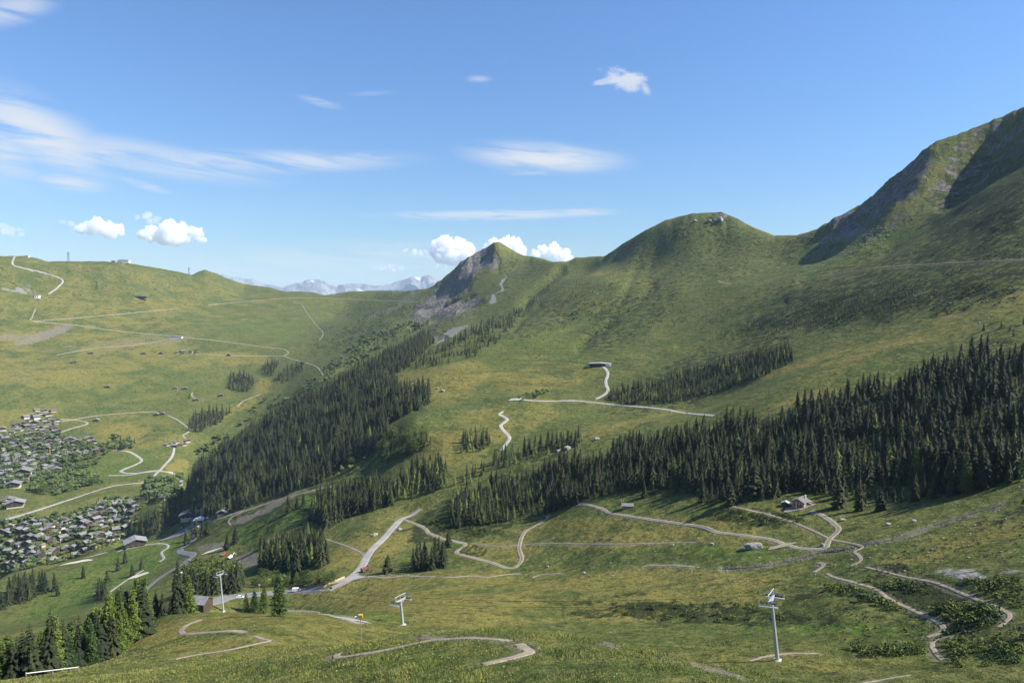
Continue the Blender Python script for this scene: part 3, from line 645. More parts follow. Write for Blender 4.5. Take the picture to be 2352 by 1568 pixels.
def tufts(seed, pts, size, n_per, flat=.7):
    """small leaf clumps round given limb points"""
    r_ = random.Random(seed); V_, F_ = [], []
    for (x, y, z, sp) in pts:
        for _ in range(n_per):
            cx, cy, cz = x + r_.gauss(0, sp), y + r_.gauss(0, sp), z + r_.gauss(0, sp * flat)
            u = Vector((r_.gauss(0, 1), r_.gauss(0, 1), r_.gauss(0, .7))).normalized(); w = u.orthogonal().normalized(); w.rotate(__import__('mathutils').Quaternion(u, r_.random() * 6.28))
            s_ = size * r_.uniform(.6, 1.4); i = len(V_); c = Vector((cx, cy, cz)); dn = Vector((0, 0, -s_ * .35))
            V_ += [tuple(c - u * s_), tuple(c + w * s_ * .55), tuple(c + u * s_ + dn), tuple(c - w * s_ * .5 + dn * .5)]
            F_.append((i, i + 1, i + 2, i + 3))
    return V_, F_
def larch(seed, h=20., wid=.17):
    r_ = random.Random(seed); pts = []
    for L in range(26):
        f = L / 25; z = h * (.10 + .88 * f); Rl = h * wid * (1 - f) ** .7 * r_.uniform(.6, 1.15) + .25; a0 = r_.random() * 6.28
        for k in range(6 if f < .75 else 3):
            a = a0 + 6.283 * k / 6 + r_.uniform(-.4, .4); Rk = Rl * r_.uniform(.55, 1.15)
            for q in (.35, .7, 1.0): pts.append((math.cos(a) * Rk * q, math.sin(a) * Rk * q, z + Rk * (.10 * q - .22 * q * q), .24 + .02 * h * (1 - f) * .5))
    return tufts(seed, pts, .0125 * h + .05, 13)
def broadleaf(seed, h=9., wid=.42):
    r_ = random.Random(seed); pts = []
    for k in range(60):
        a, e = r_.random() * 6.28, r_.uniform(-.8, 1.0); rr = (r_.random() ** .4)
        x, y, z = math.cos(a) * math.sqrt(max(0, 1 - e * e)) * rr, math.sin(a) * math.sqrt(max(0, 1 - e * e)) * rr, e * rr
        pts.append((x * h * wid * (1 + .25 * math.sin(3 * a + seed)), y * h * wid, h * .58 + z * h * .42, h * .055))
    return tufts(seed, pts, h * .038, 16)
def crown_mesh(name, vf, mat):
    me = bpy.data.meshes.new(name); me.from_pydata(vf[0], [], vf[1]); me.materials.append(mat); me.update(); return me
SPR = [(crown_mesh('crown', spruce(s, 20, w_, lv, pr, st, dr, gp), M['spruce']), crown_mesh('trunk', trunk_mesh(20, .26), M['bark']))
       for s, w_, lv, pr, st, dr, gp in ((1, .215, 20, 8, .03, .36, .05), (2, .19, 22, 8, .05, .42, .10), (3, .25, 19, 9, .02, .32, .06), (4, .205, 18, 7, .10, .40, .20), (5, .17, 22, 7, .06, .48, .12))]
LAR = [(crown_mesh('crown', larch(s, 20, w_), M['larch']), crown_mesh('trunk', trunk_mesh(20, .24), M['bark'])) for s, w_ in ((21, .16), (22, .19), (23, .145), (24, .175))]
BRD = [(crown_mesh('crown', broadleaf(s), M['leaf']), crown_mesh('trunk', trunk_mesh(6, .14), M['bark'])) for s in (31, 32, 33)]
DEAD = [(crown_mesh('crown', spruce(41, 20, .13, 18, 6, .18, .2, .35), M['brown_needle']), crown_mesh('trunk', trunk_mesh(20, .2), M['bark']))]
def tree(kind, x, y, h, label, group, name=None, base=20., seed=None, wide=1.0):
    r_ = random.Random(int(x * 131 + y * 17))
    cm, tm = kind[r_.randrange(len(kind))]
    o = empty(name, (x, y, float(H(x, y)) - .15), r_.random() * 6.28)
    k = h / base; w_ = k * r_.uniform(.88, 1.12) * wide; o.scale = (w_, w_, k); o.rotation_euler = (r_.gauss(0, .018), r_.gauss(0, .018), r_.random() * 6.28)
    for nm, me in (('crown', cm), ('trunk', tm)):
        c = bpy.data.objects.new(nm, me); COL.objects.link(c); c.parent = o
    tag(o, label, 'tree', group); return o
def inside(poly, U, V):
    p = rd(poly) if isinstance(poly, str) else poly; res = np.zeros(np.shape(U), bool); j = len(p) - 1
    for i in range(len(p)):
        (xi, yi), (xj, yj) = p[i][:2], p[j][:2]
        res ^= ((yi > V) != (yj > V)) & (U < (xj - xi) * (V - yi) / (yj - yi + 1e-9) + xi); j = i
    return res
GRIDH = {}
def near_taken(x, y, d, add=True):
    c = 4.0; i, j = int(x // c), int(y // c); k = int(d // c) + 1
    for a in range(i - k, i + k + 1):
        for b in range(j - k, j + k + 1):
            for (px, py) in GRIDH.get((a, b), ()):
                if (px - x) ** 2 + (py - y) ** 2 < d * d: return True
    if add: GRIDH.setdefault((i, j), []).append((x, y))
    return False
def scatter(poly, d, tries, clump=0.0, cl=60.):
    """ground points inside a picture outline, at least d metres apart"""
    p = rd(poly); us = [q[0] for q in p]; vs_ = [q[1] for q in p]; out = []
    U = rng.uniform(min(us), max(us), tries); V = rng.uniform(min(vs_), max(vs_), tries); k = inside(p, U, V)
    for u, v in zip(U[k], V[k]):
        w = hit(u, v)
        if w is None: continue
        if clump and perlin(np.array([w.x / cl]), np.array([w.y / cl]), 77)[0] < clump - .5 + rng.uniform(-.15, .15): continue
        if not near_taken(w.x, w.y, d): out.append((w.x, w.y))
    return out
for c_ in TRK:
    for x_, y_ in c_[::2]:
        if math.hypot(x_, y_) < 1100: near_taken(float(x_), float(y_), .01)
TREES = []      # (kind, x, y, height, wood)
def wood(poly, d, tries, h0, h1, kind='s', where='', mixk=None, mixp=0., clump=0., cl=60.):
    for x, y in scatter(poly, d, tries, clump, cl):
        k = mixk if mixk and rng.random() < mixp else kind
        q_ = float(np.clip(.5 + .9 * perlin(np.array([x / 28.]), np.array([y / 28.]), 63)[0] + rng.normal(0, .22), 0, 1))     # stands of old and of young trees
        TREES.append((k, x, y, (h0 + (h1 - h0) * q_) * (1 if k != 'l' else .9), where))
wood("2352,835 2250,825 2100,870 2000,895 1900,935 1760,975 1640,985 1520,1012 1400,1050 1300,1076 1260,1086 1260,1180 1340,1152 1420,1128 1520,1122 1600,1132 1690,1158 1780,1142 1840,1122 1900,1135 2000,1162 2100,1152 2200,1138 2280,1118 2352,1103", 4.3, 60000, 6, 20, 's', 'hut', 'l', .08)
wood("1260,1086 1200,1098 1100,1126 1040,1152 1035,1215 1130,1205 1200,1188 1260,1180", 4.4, 12000, 8, 17, 's', 'young', 'l', .22)
wood("1395,915 1430,895 1500,880 1600,850 1700,820 1810,800 1825,830 1750,865 1690,885 1640,905 1560,925 1480,930 1420,928", 4.2, 30000, 6, 14, 's', 'mid', 'l', .22)
wood("1640,775 1750,732 1900,688 2050,655 2150,688 2050,722 1900,752 1750,780", 6, 7000, 3, 8, 's', 'mid', 'l', .3, .40)
wood("1440,760 1560,690 1650,665 1620,720 1480,775", 12, 500, 3, 7, 's', 'mid', None, 0, .45)
wood("430,1125 450,1065 545,1010 610,965 690,920 770,880 850,835 930,790 985,765 1000,785 930,850 880,878 985,905 985,930 940,950 890,975 890,1000 870,1030 830,1050 770,1080 740,1110 660,1130 580,1160 500,1180 470,1190 450,1200 420,1170", 6.0, 80000, 10, 27, 's', 'spur', 'l', .06)
wood("290,1235 320,1200 400,1165 440,1160 445,1190 400,1205 340,1230", 8, 2500, 20, 27, 's', 'spur')
wood("520,890 530,865 560,860 585,880 570,900 545,900", 10, 500, 20, 28, 's', 'left')
wood("598,852 615,838 640,835 625,865", 11, 300, 20, 26, 's', 'left')
wood("635,872 660,847 705,838 690,860 650,880", 11, 300, 16, 24, 's', 'left', 'b', .2)
wood("432,990 440,960 480,945 530,945 520,960 490,980 460,992", 9, 700, 19, 27, 's', 'left')
wood("930,850 1000,800 1060,765 1150,725 1210,712 1215,722 1160,765 1140,790 1090,820 1010,840", 6.5, 3000, 8, 18, 's', 'ridge', 'l', .15, .42, 45)
wood("740,862 760,830 850,770 960,735 975,750 880,800 800,850", 7, 1600, 7, 17, 's', 'ridge', 'b', .35, .15)
wood("740,800 800,745 900,700 960,705 900,745 800,800", 9, 1800, 3, 8, 'b', 'ridge', None, 0, .35)
wood("440,1040 540,980 600,925 760,850 770,870 640,935 560,985 450,1060", 10, 500, 6, 14, 'b', 'spur')
wood("712,1195 730,1165 790,1150 850,1120 895,1130 900,1160 850,1175 790,1190 750,1215", 4.9, 4200, 17, 25, 's', 'road', 'l', .12)
wood("890,1150 920,1110 950,1080 1010,1060 1030,1085 1020,1120 960,1140", 5.4, 2600, 12, 21, 's', 'road', 'l', .3)
wood("870,1040 900,1000 960,1000 990,1020 950,1045 900,1060 880,1070", 5.6, 1600, 9, 15, 's', 'spur', 'b', .3)
wood("1052,1042 1070,1000 1110,985 1130,1010 1112,1035", 5.5, 900, 9, 17, 's', 'ridge', 'l', .35)
wood("1130,1068 1200,1035 1290,1015 1335,1003 1335,1025 1250,1045 1150,1078", 6.0, 2000, 9, 17, 's', 'ridge', 'l', .3, .3, 30)
wood("1040,1110 1090,1080 1160,1050 1170,1065 1090,1105 1050,1125", 8, 600, 6, 14, 's', 'ridge', 'l', .4, .3, 30)
wood("590,1312 620,1290 660,1265 700,1252 740,1258 752,1300 700,1308 640,1315", 4.8, 2200, 17, 25, 's', 'road', 'l', .2)
wood("940,1312 960,1290 1010,1285 1032,1300 1000,1310", 4.6, 500, 13, 19, 's', 'road')
wood("435,1368 470,1335 530,1340 560,1350 550,1366 480,1372", 6, 900, 15, 21, 's', 'road', 'b', .25)
wood("0,1402 20,1372 60,1347 100,1345 110,1362 60,1382", 7.5, 600, 19, 26, 's', 'left')
wood("215,1372 230,1362 250,1365 240,1380", 6, 100, 14, 20, 's', 'left')
wood("195,1090 240,1040 262,1005 310,1015 305,1030 250,1040", 9, 700, 10, 16, 'b', 'village', 's', .25)
wood("60,1130 90,1100 140,1095 215,1090 240,1110 190,1120 130,1140", 8, 900, 8, 14, 'b', 'village')
wood("580,1350 600,1326 680,1326 770,1332 760,1345 690,1348", 4.2, 900, 4, 7.5, 'b', 'hedge')
wood("740,1010 870,1040 830,1080 760,1110", 9, 100, 6, 9, 'b', 'spur')
wood("2240,760 2352,740 2352,775 2280,795", 12, 200, 4, 8, 's', 'mid')
wood("1210,700 1295,610 1306,618 1225,708", 6, 900, 4, 9, 's', 'ridge')
wood("1330,802 1400,742 1500,655 1512,662 1420,745 1345,808", 6, 900, 3, 7, 's', 'ridge', 'b', .4, .3, 40)
wood("1190,912 1250,893 1262,900 1230,915 1200,922", 5, 300, 3, 6, 'b', 'ridge')
wood("1230,705 1300,668 1420,650 1460,690 1340,745", 8, 1500, 2.5, 6, 's', 'ridge', 'b', .4, .42, 50)
wood("1250,690 1330,640 1345,650 1270,700", 9, 200, 3, 7, 's', 'ridge')
wood("1280,700 1420,660 1480,690 1380,760 1300,740", 20, 400, 2.5, 5, 's', 'ridge', None, 0, .4)
# the near wood at lower left stands below the brow: laid out by bearing and distance
for _ in range(9000):
    u, r = rng.uniform(-60, 335), rng.uniform(168, 300)
    if r < 172 + max(0, u - 120) * .19: continue
    az = float(ray(u, 1500)[0]); x, y = r * math.sin(az), r * math.cos(az)
    if not near_taken(x, y, 2.6): TREES.append(('l' if rng.random() < .62 - .35 * (r > 230) else 's', x, y, rng.uniform(9, 15) + (3.5 if r > 205 else 0) * (1 - .12 * (u > 260)), 'near'))
for _ in range(1500):
    u, r = rng.uniform(200, 440), rng.uniform(275, 420)
    az = float(ray(u, 1420)[0]); x, y = r * math.sin(az), r * math.cos(az)
    if not near_taken(x, y, 4.4): TREES.append(('s' if rng.random() < .8 else 'l', x, y, rng.uniform(11, 18), 'near'))
def at(U, V):
    w = hit(U, V); return w.x, w.y
NAMED = []
def lone(kind, U, V, h, label, wide=1.0, cat='spruce_tree', group=None):
    x, y = at(U, V); near_taken(x, y, .1); NAMED.append(tree(kind, x, y, h, label, group, cat, wide=wide))
lone(LAR, 566, 1404, 11.5, 'slim larch just right of the road pylon, leftmost of its clump', 1.1, 'larch_tree')
lone(LAR, 586, 1405, 13.0, 'tallest larch of the clump beside the road pylon', 1.3, 'larch_tree')
lone(LAR, 606, 1408, 9.0, 'short dense larch between two taller ones near the pylon', 1.3, 'larch_tree')
lone(LAR, 642, 1414, 11.5, 'broad larch standing alone right of the pylon clump', 1.5, 'larch_tree')
lone(SPR, 682, 1333, 25, 'tall dark spruce standing over the hedge by the road', 1.0)
lone(DEAD, 734, 1343, 13, 'withered brown spruce beside the road junction', 1.3, 'withered_tree')
lone(SPR, 890, 1315, 12.5, 'bushy dark spruce alone right of the road junction', 1.5)
lone(SPR, 1030, 1256, 13, 'single spruce beside the zigzag farm track', 1.2)
lone(SPR, 662, 1180, 22, 'lone slender spruce casting a long shadow on the green field')
lone(SPR, 683, 1169, 13, 'short spruce between two others on the green field', 1.4)
lone(LAR, 697, 1161, 13, 'pale larch at the top of the green field', 1.2, 'larch_tree')
for U, V, h, lb in ((288,1292,16,'rounded tree high on the golf course beside the loop path'),(271,1310,17,'golf course tree below the rounded one'),(325,1307,13,'golf course tree at the upper end of the straight path'),
                    (304,1322,14,'golf course tree halfway along the straight path'),(247,1336,15,'golf course tree left of the straight path'),(192,1327,15,'lone golf course tree casting a shadow to the left'),
                    (127,1356,21,'tall spruce beside the dark wood at the golf course'),(133,1367,12,'short tree below the tall golf course spruce'),(408,1341,24,'slender spruce beside the asphalt road bend'),
                    (428,1252,20,'spruce at the car park entrance'),(450,1233,24,'tall spruce between car park and road'),(466,1230,20,'spruce right of the car park'),(477,1229,21,'rightmost spruce of the three by the car park'),
                    (521,1262,18,'spruce on the bank below the green field'),(541,1246,19,'thin spruce on the lower edge of the green field'),(600,1259,16,'spruce right of the bare bank'),
                    (435,915,14,'dark tree beside the small barn on the left hill')):
    lone(SPR, U, V, h, lb, 1.15 if h < 17 else .95)
for U, V, h, w_, lb in ((1733,1141,20,1.4,'broad pale conifer at the forest edge left of the hut'),(1613,1152,12,1.2,'small spruce in front of the forest edge, left of the hut'),(1928,1166,15,1.1,'slim pale spruce right of the stone hut'),
                       (1975,1172,13,1.2,'spruce in front of the forest, second right of the hut'),(2022,1172,11,1.4,'round little conifer in the meadow right of the hut'),(1678,1160,14,1.2,'spruce at the forest foot above the footpath'),
                       (1480,1142,13,1.1,'small lit spruce at the forest foot by the shed')):
    lone(SPR, U, V, h, lb, w_)
sp = [t for t in TREES if t[0] == 's']; la = [t for t in TREES if t[0] == 'l']; br = [t for t in TREES if t[0] == 'b']
big = lambda t: t[3] / math.hypot(t[1], t[2])
sp.sort(key=big, reverse=True); la.sort(key=big, reverse=True); br.sort(key=big, reverse=True)
WORDS = {'hut': ('dark spruce in the dense forest above the hut', 'spruces of the dense forest on the right'), 'young': ('young conifer at the tip of the hut forest', 'young conifers at the forest tip'),
         'spur': ('dark spruce in the forest above the lift station', 'spruces of the forest on the spur'), 'road': ('dark spruce in a clump beside the service road', 'spruces in clumps by the service road'),
         'near': ('conifer in the near wood at lower left', 'conifers of the near wood'), 'mid': ('conifer on the slope below the contour track', 'small conifers on the middle slope'),
         'ridge': ('conifer on the slope under the pointed peak', 'scattered conifers under the peak'), 'left': ('conifer in a small valley wood', 'conifers of the small left woods'),
         'village': ('leafy tree by the village', 'leafy trees by the village'), 'hedge': ('bush in the hedge along the road', 'bushes of the roadside hedge')}
def zoned(items, key):
    """tell alike trees apart by size, row and stretch of their wood"""
    out = {}
    by = {}
    for t in items: by.setdefault(t[4], []).append(t)
    for w_, ts in by.items():
        hs_ = np.array([t[3] for t in ts]); rs = np.array([math.hypot(t[1], t[2]) for t in ts]); a_ = np.array([math.atan2(t[1], t[2]) for t in ts])
        if len(ts) < 6:
            for t in ts: out[id(t)] = ('', '')
            continue
        hq = np.quantile(hs_, [.2, .4, .6, .8]); rq = np.quantile(rs, [.25, .5, .75]); aq = np.quantile(a_, [.125, .25, .375, .5, .625, .75, .875])
        for t, h_, r_, b_ in zip(ts, hs_, rs, a_):
            out[id(t)] = (('very short', 'short', 'middle-sized', 'tall', 'very tall')[int((h_ > hq).sum())], ('front row', 'second row', 'third row', 'back row')[int((r_ > rq).sum())] + ', ' +
                          ('far left end', 'left end', 'left of centre', 'centre-left', 'centre-right', 'right of centre', 'right end', 'far right end')[int((b_ > aq).sum())])
    return out
for k, lst, kind, nm, n_ in (('spruce', sp, SPR, 'spruce_tree', 275), ('larch', la, LAR, 'larch_tree', 200), ('leafy tree', br, BRD, 'leafy_tree', 90)):
    zn = zoned(lst[:n_], None)
    for t in lst[:n_]:
        lb, gr = WORDS[t[4]]
        if kind is LAR: lb, gr = lb.replace('dark spruce', 'pale green larch').replace('conifer', 'pale green larch'), 'larches: ' + gr
        elif kind is SPR: lb = lb.replace('conifer', 'dark spruce')
        elif kind is BRD and t[4] not in ('village', 'hedge'): lb, gr = lb.replace('dark spruce', 'leafy bush').replace('conifer', 'leafy bush'), 'leafy bushes: ' + gr
        z_ = zn[id(t)]
        if z_[0]: lb = z_[0] + ' ' + lb.replace('dark spruce', 'spruce').replace('pale green larch', 'larch') + ', ' + z_[1]
        tree(kind, t[1], t[2], t[3], lb, gr, nm, base=20. if kind is not BRD else 9.)
# everything smaller or farther: one mass of simple trees per kind
def lo_tree(seed, layers, seg, kind):
    r_ = random.Random(seed); V_, F_ = [], []
    if kind == 'b':
        for c in range(7):
            cx, cy, cz = r_.uniform(-.22, .22), r_.uniform(-.22, .22), r_.uniform(.32, .75); rr = r_.uniform(.16, .26); i = len(V_)
            V_ += [(cx, cy, cz + rr), (cx, cy, cz - rr)] + [(cx + rr * math.cos(k * 1.0472 + c) * r_.uniform(.7, 1.3), cy + rr * math.sin(k * 1.0472 + c) * r_.uniform(.7, 1.3), cz + r_.uniform(-.4, .4) * rr) for k in range(6)]
            for k in range(6): F_ += [(i, i + 2 + k, i + 2 + (k + 1) % 6), (i + 1, i + 2 + (k + 1) % 6, i + 2 + k)]
        return np.array(V_), np.array(F_)
    wd = .205 if kind == 's' else .21
    for L in range(layers):
        f = L / layers; z = .03 + .90 * f; R_ = wd * (1 - f) ** .68 * r_.uniform(.8, 1.15) + .006; i = len(V_)
        V_.append((0, 0, z + .16 * (1 - f * .45)))
        a0 = r_.random() * 6.28
        for k in range(seg):
            rr = R_ * (r_.uniform(.85, 1.25) if k % 2 else r_.uniform(.35, .6)); a = a0 + 6.283 * k / seg + r_.uniform(-.12, .12)
            V_.append((rr * math.cos(a), rr * math.sin(a), z - (.035 if k % 2 else -.02) * r_.uniform(.6, 1.4)))
        for k in range(seg): F_.append((i, i + 1 + k, i + 1 + (k + 1) % seg))
    return np.array(V_), np.array(F_)
def mass(name, lst, kind, mat, label):
    if not lst: return
    lod = {q: [lo_tree(100 + q * 10 + i, *((11, 11) if q else (7, 9)), kind) for i in range(6)] for q in (0, 1)}
    Vs, Fs, Ts = [], [], []; off = 0
    for t in lst:
        v, f = lod[1 if big(t) > .024 and kind != 'b' else 0][rng.integers(6)]
        a = rng.random() * 6.28; c, s = math.cos(a), math.sin(a); h = t[3]; w_ = h * rng.uniform(.85, 1.2) * (1.25 if kind == 'b' else 1)
        vv = np.stack([(v[:, 0] * c - v[:, 1] * s) * w_ + t[1], (v[:, 0] * s + v[:, 1] * c) * w_ + t[2], v[:, 2] * h + float(H(t[1], t[2])) - .2], -1)
        Vs.append(vv); Fs.append(f + off); off += len(v); Ts.append(np.full(len(v), rng.random()))
    o = big_mesh(name, np.concatenate(Vs), np.concatenate(Fs), [mat], k=3)
    a = o.data.color_attributes.new('tint', 'FLOAT_COLOR', 'POINT'); cc = np.ones((off, 4), np.float32); cc[:, 0] = np.concatenate(Ts); a.data.foreach_set('color', cc.ravel())
    tag(o, label, kind='stuff'); return o
mass('spruce_forest', sp[275:], 's', M['spruce_far'], 'dark spruce woods covering the slopes')
mass('larch_wood', la[200:], 'l', M['larch_far'], 'paler larches mixed into the far woods')
mass('leafy_scrub', br[90:], 'b', M['leaf_far'], 'leafy scrub and bushes on the slopes')
print('TREES', len(sp), len(la), len(br))
# ------------------------------------------------------------------ village, hamlets, farm and lift buildings
M['slate'] = plain('slate_roof', (.165, .165, .168), .8, var=.35, scale=1.2, rnd=.25)
M['slate2'] = plain('brown_roof', (.155, .148, .14), .85, var=.25, scale=1.2, rnd=.25)
M['plaster'] = plain('white_plaster', (.52, .48, .41), .9, var=.12, rnd=.2)
M['larchwood'] = plain('dark_timber', (.07, .050, .034), .85, var=.35, scale=3, rnd=.35)
M['glass'] = plain('window_glass', (.03, .035, .045), .15, var=.1)
M['stone'] = plain('rubble_stone', (.25, .235, .205), .95, var=.4, scale=3.0)
M['stone_slab'] = plain('stone_slab', (.16, .152, .142), .9, var=.4, scale=4)
M['white_paint'] = plain('white_paint', (.75, .75, .73), .5, var=.05)
M['steel'] = plain('galvanised_steel', (.42, .45, .48), .45, .35, var=.12)
M['dark_steel'] = plain('dark_rubber_steel', (.035, .035, .04), .6, var=.2)
M['red'] = plain('red_paint', (.26, .045, .035), .5, var=.15)
M['orange'] = plain('orange_paint', (.32, .11, .045), .5, var=.15)
M['yellow'] = plain('yellow_paint', (.50, .32, .04), .5, var=.1)
M['green_tarp'] = plain('green_tarpaulin', (.10, .26, .19), .7, var=.1)
M['wood'] = plain('weathered_boards', (.26, .22, .17), .9, var=.3, scale=3)
M['pale_wood'] = plain('pale_planks', (.44, .36, .23), .9, var=.2, scale=3)
M['light_roof'] = plain('pale_sheet_roof', (.30, .295, .275), .7, var=.12)
class MB:
    def __init__(s): s.v, s.f, s.m = [], [], []
    def box(s, x0, x1, y0, y1, z0, z1, mi=0):
        i = len(s.v); s.v += [(x, y, z) for z in (z0, z1) for x, y in ((x0, y0), (x1, y0), (x1, y1), (x0, y1))]
        s.f += [(i, i + 3, i + 2, i + 1), (i + 4, i + 5, i + 6, i + 7), (i, i + 1, i + 5, i + 4), (i + 1, i + 2, i + 6, i + 5), (i + 2, i + 3, i + 7, i + 6), (i + 3, i, i + 4, i + 7)]; s.m += [mi] * 6; return s
    def prism(s, prof, y0, y1, mi=0):
        """closed outline in x-z pushed along y (outline counter-clockwise seen from -y)"""
        i = len(s.v); n_ = len(prof); s.v += [(x, y0, z) for x, z in prof] + [(x, y1, z) for x, z in prof]
        s.f += [tuple(range(i, i + n_)), tuple(range(i + 2 * n_ - 1, i + n_ - 1, -1))] + [(i + (k + 1) % n_, i + k, i + n_ + k, i + n_ + (k + 1) % n_) for k in range(n_)]; s.m += [mi] * (n_ + 2); return s
    def tube(s, p, q, r0, r1=None, n_=8, mi=0, cap=True):
        r1 = r0 if r1 is None else r1; p, q = Vector(p), Vector(q); d = (q - p).normalized(); u = d.orthogonal().normalized(); w = d.cross(u); i = len(s.v)
        for c, r in ((p, r0), (q, r1)):
            for k in range(n_): a = 6.2832 * k / n_; s.v.append(tuple(c + (u * math.cos(a) + w * math.sin(a)) * r))
        s.f += [(i + k, i + (k + 1) % n_, i + n_ + (k + 1) % n_, i + n_ + k) for k in range(n_)]; s.m += [mi] * n_
        if cap: s.f += [tuple(range(i + n_ - 1, i - 1, -1)), tuple(range(i + n_, i + 2 * n_))]; s.m += [mi] * 2
        return s
    def mesh(s, name, mats):
        me = bpy.data.meshes.new(name); me.from_pydata(s.v, [], s.f)
        for m_ in (mats if isinstance(mats, (list, tuple)) else [mats]): me.materials.append(m_)
        me.polygons.foreach_set('material_index', s.m); me.update(); return me
    def build(s, name, mats, parent=None, loc=None):
        o = bpy.data.objects.new(name, s.mesh(name, mats)); COL.objects.link(o); o.parent = parent
        if loc is not None: o.location = loc
        return o
def chalet_kit(w, d, eave, pitch, wallm, roofm, plinth=.45, seed=0):
    """gable faces -y (the valley side): wall, roof, balcony and window meshes"""
    r_ = random.Random(seed); rise = w / 2 * pitch
    wl = MB().box(-w / 2, w / 2, -d / 2, d / 2, -3.5, eave * plinth, 0)
    wl.prism([(-w / 2 - .02, eave * plinth), (w / 2 + .02, eave * plinth), (w / 2 + .02, eave), (0, eave + rise - .05), (-w / 2 - .02, eave)], -d / 2 - .02, d / 2 + .02, 1)
    ov = 1.9; th = .35; ex = w / 2 + ov; ze = eave - ov * pitch
    rf = MB().prism([(-ex, ze), (0, eave + rise), (ex, ze), (ex, ze + th), (0, eave + rise + th), (-ex, ze + th)], -d / 2 - 1.3, d / 2 + 1.0)
    rf.box(-w * .22, -w * .22 + .8, d * .12, d * .12 + .8, eave + rise * .4, eave + rise + 1.0)
    bl = MB()
    for z in (eave * plinth + .1,) + ((eave * .86,) if eave > 9 else ()):
        bl.box(-w / 2 - .3, w / 2 + .3, -d / 2 - 1.1, -d / 2 - .03, z, z + .14).box(-w / 2 - .3, w / 2 + .3, -d / 2 - 1.1, -d / 2 - 1.02, z + .14, z + 1.0)
    wn = MB()
    for fl in range(1 if eave < 3.5 else 2):
        z = .9 + fl * 2.6
        for k in range(3):
            x = (k - 1) * w * .3; wn.box(x - .65, x + .65, -d / 2 - .08, -d / 2 - .03, z, z + 1.5)
        for sd in (-1, 1):
            for k in (-.25, .25): wn.box(sd * (w / 2 + .05) - .03, sd * (w / 2 + .05) + .03, k * d - .6, k * d + .6, z, z + 1.3)
    return wl.mesh('wall', wallm), rf.mesh('roof', roofm), bl.mesh('balcony', M['larchwood']), wn.mesh('window', M['glass'])
KITS = [chalet_kit(12, 12, 3.3, .40, [M['plaster'], M['larchwood']], M['slate'], .35, 1), chalet_kit(14, 11, 3.6, .38, [M['larchwood'], M['larchwood']], M['slate'], .42, 2),
        chalet_kit(10, 10, 3.0, .44, [M['plaster'], M['larchwood']], M['slate2'], .35, 3), chalet_kit(16, 13, 5.0, .36, [M['plaster'], M['larchwood']], M['slate'], .4, 4),
        chalet_kit(11, 14, 3.2, .42, [M['larchwood'], M['larchwood']], M['slate'], .4, 5), chalet_kit(13, 12, 3.8, .38, [M['plaster'], M['plaster']], M['slate'], .5, 6)]
def house(kit, x, y, rz, sc, label, group, name='chalet', cat='chalet', parts=True):
    z = float(H(x, y)); o = empty(name, (x, y, z + .3), rz); o.scale = (sc, sc, sc)
    for nm, me in zip(('wall', 'roof', 'balcony', 'window'), kit):
        if not parts and nm == 'window': continue
        c = bpy.data.objects.new(nm, me); COL.objects.link(c); c.parent = o
    return tag(o, label, cat, group)
def facing(x, y, e=12.):
    gx = float(H(x + e, y) - H(x - e, y)); gy = float(H(x, y + e) - H(x, y - e)); return math.atan2(-gx, -gy) * -1 + math.pi   # -y side looks downhill
def village(poly, d, tries, kits, label, group, jit=.35, smin=.85, smax=1.15):
    pts = []
    for x, y in scatter(poly, d, tries):
        rz = facing(x, y) + random.Random(int(x * 7 + y)).choice((0, 0, 0, math.pi / 2)) + rng.normal(0, jit)
        pts.append((x, y, rz, kits[rng.integers(len(kits))], rng.uniform(smin, smax)))
    rs = np.array([math.hypot(p[0], p[1]) for p in pts]); a_ = np.array([math.atan2(p[0], p[1]) for p in pts]); sz = np.array([p[4] for p in pts])
    rq = np.quantile(rs, [.2, .4, .6, .8]); aq = np.quantile(a_, [.125, .25, .375, .5, .625, .75, .875]); sq = np.quantile(sz, [.33, .67])
    KW = ('white-plinthed', 'timber', 'brown-roofed', 'big', 'long timber', 'white-walled')
    for (x, y, rz, k, sc), r_, b_, s_ in zip(pts, rs, a_, sz):
        lb = label
        if len(pts) > 8:
            lb = ('small ', 'mid-sized ', 'large ')[int((s_ > sq).sum())] + KW[k] + ' ' + label + ', ' + ('nearest row', 'second row', 'middle row', 'fourth row', 'farthest row')[int((r_ > rq).sum())] + ', ' + ('far left', 'left', 'left of centre', 'centre-left', 'centre-right', 'right of centre', 'right', 'far right')[int((b_ > aq).sum())]
        else: lb = ('small ', 'mid-sized ', 'large ')[int((s_ > sq).sum())] + KW[k] + ' ' + label
        house(KITS[k], x, y, rz, sc, lb, group, parts=False)
    return len(pts)
def single(U, V, kit, sc, label, rz=None, name='chalet', cat='chalet'):
    w = hit(U, V); near_taken(w.x, w.y, .1)
    return house(KITS[kit], w.x, w.y, facing(w.x, w.y) if rz is None else rz, sc, label, None, name, cat)
single(36, 1162, 3, 1.35, 'white apartment block alone in the meadow at the valley floor', R(30), 'apartment_house', 'building')
single(20, 1152, 5, 1.2, 'rear white block joined to the valley floor apartment house', R(30), 'apartment_house', 'building')
single(54, 1089, 3, 1.5, 'long orange-brown chalet hotel at the edge of the middle village', R(20))
single(30, 1118, 3, 1.3, 'white-fronted block below the long chalet hotel', R(25), 'apartment_house', 'building')
single(434, 1188, 3, 1.25, 'dark-roofed lift station building beside the street', R(15), 'lift_station', 'building')
single(466, 1180, 1, 1.1, 'grey-roofed building above the restaurant terrace', R(10))
single(512, 1180, 2, 1.05, 'small dark chalet alone at the forest foot right of the station', R(10))
single(311, 1253, 3, 1.3, 'large chalet at the forest foot on the golf course rim', R(35))
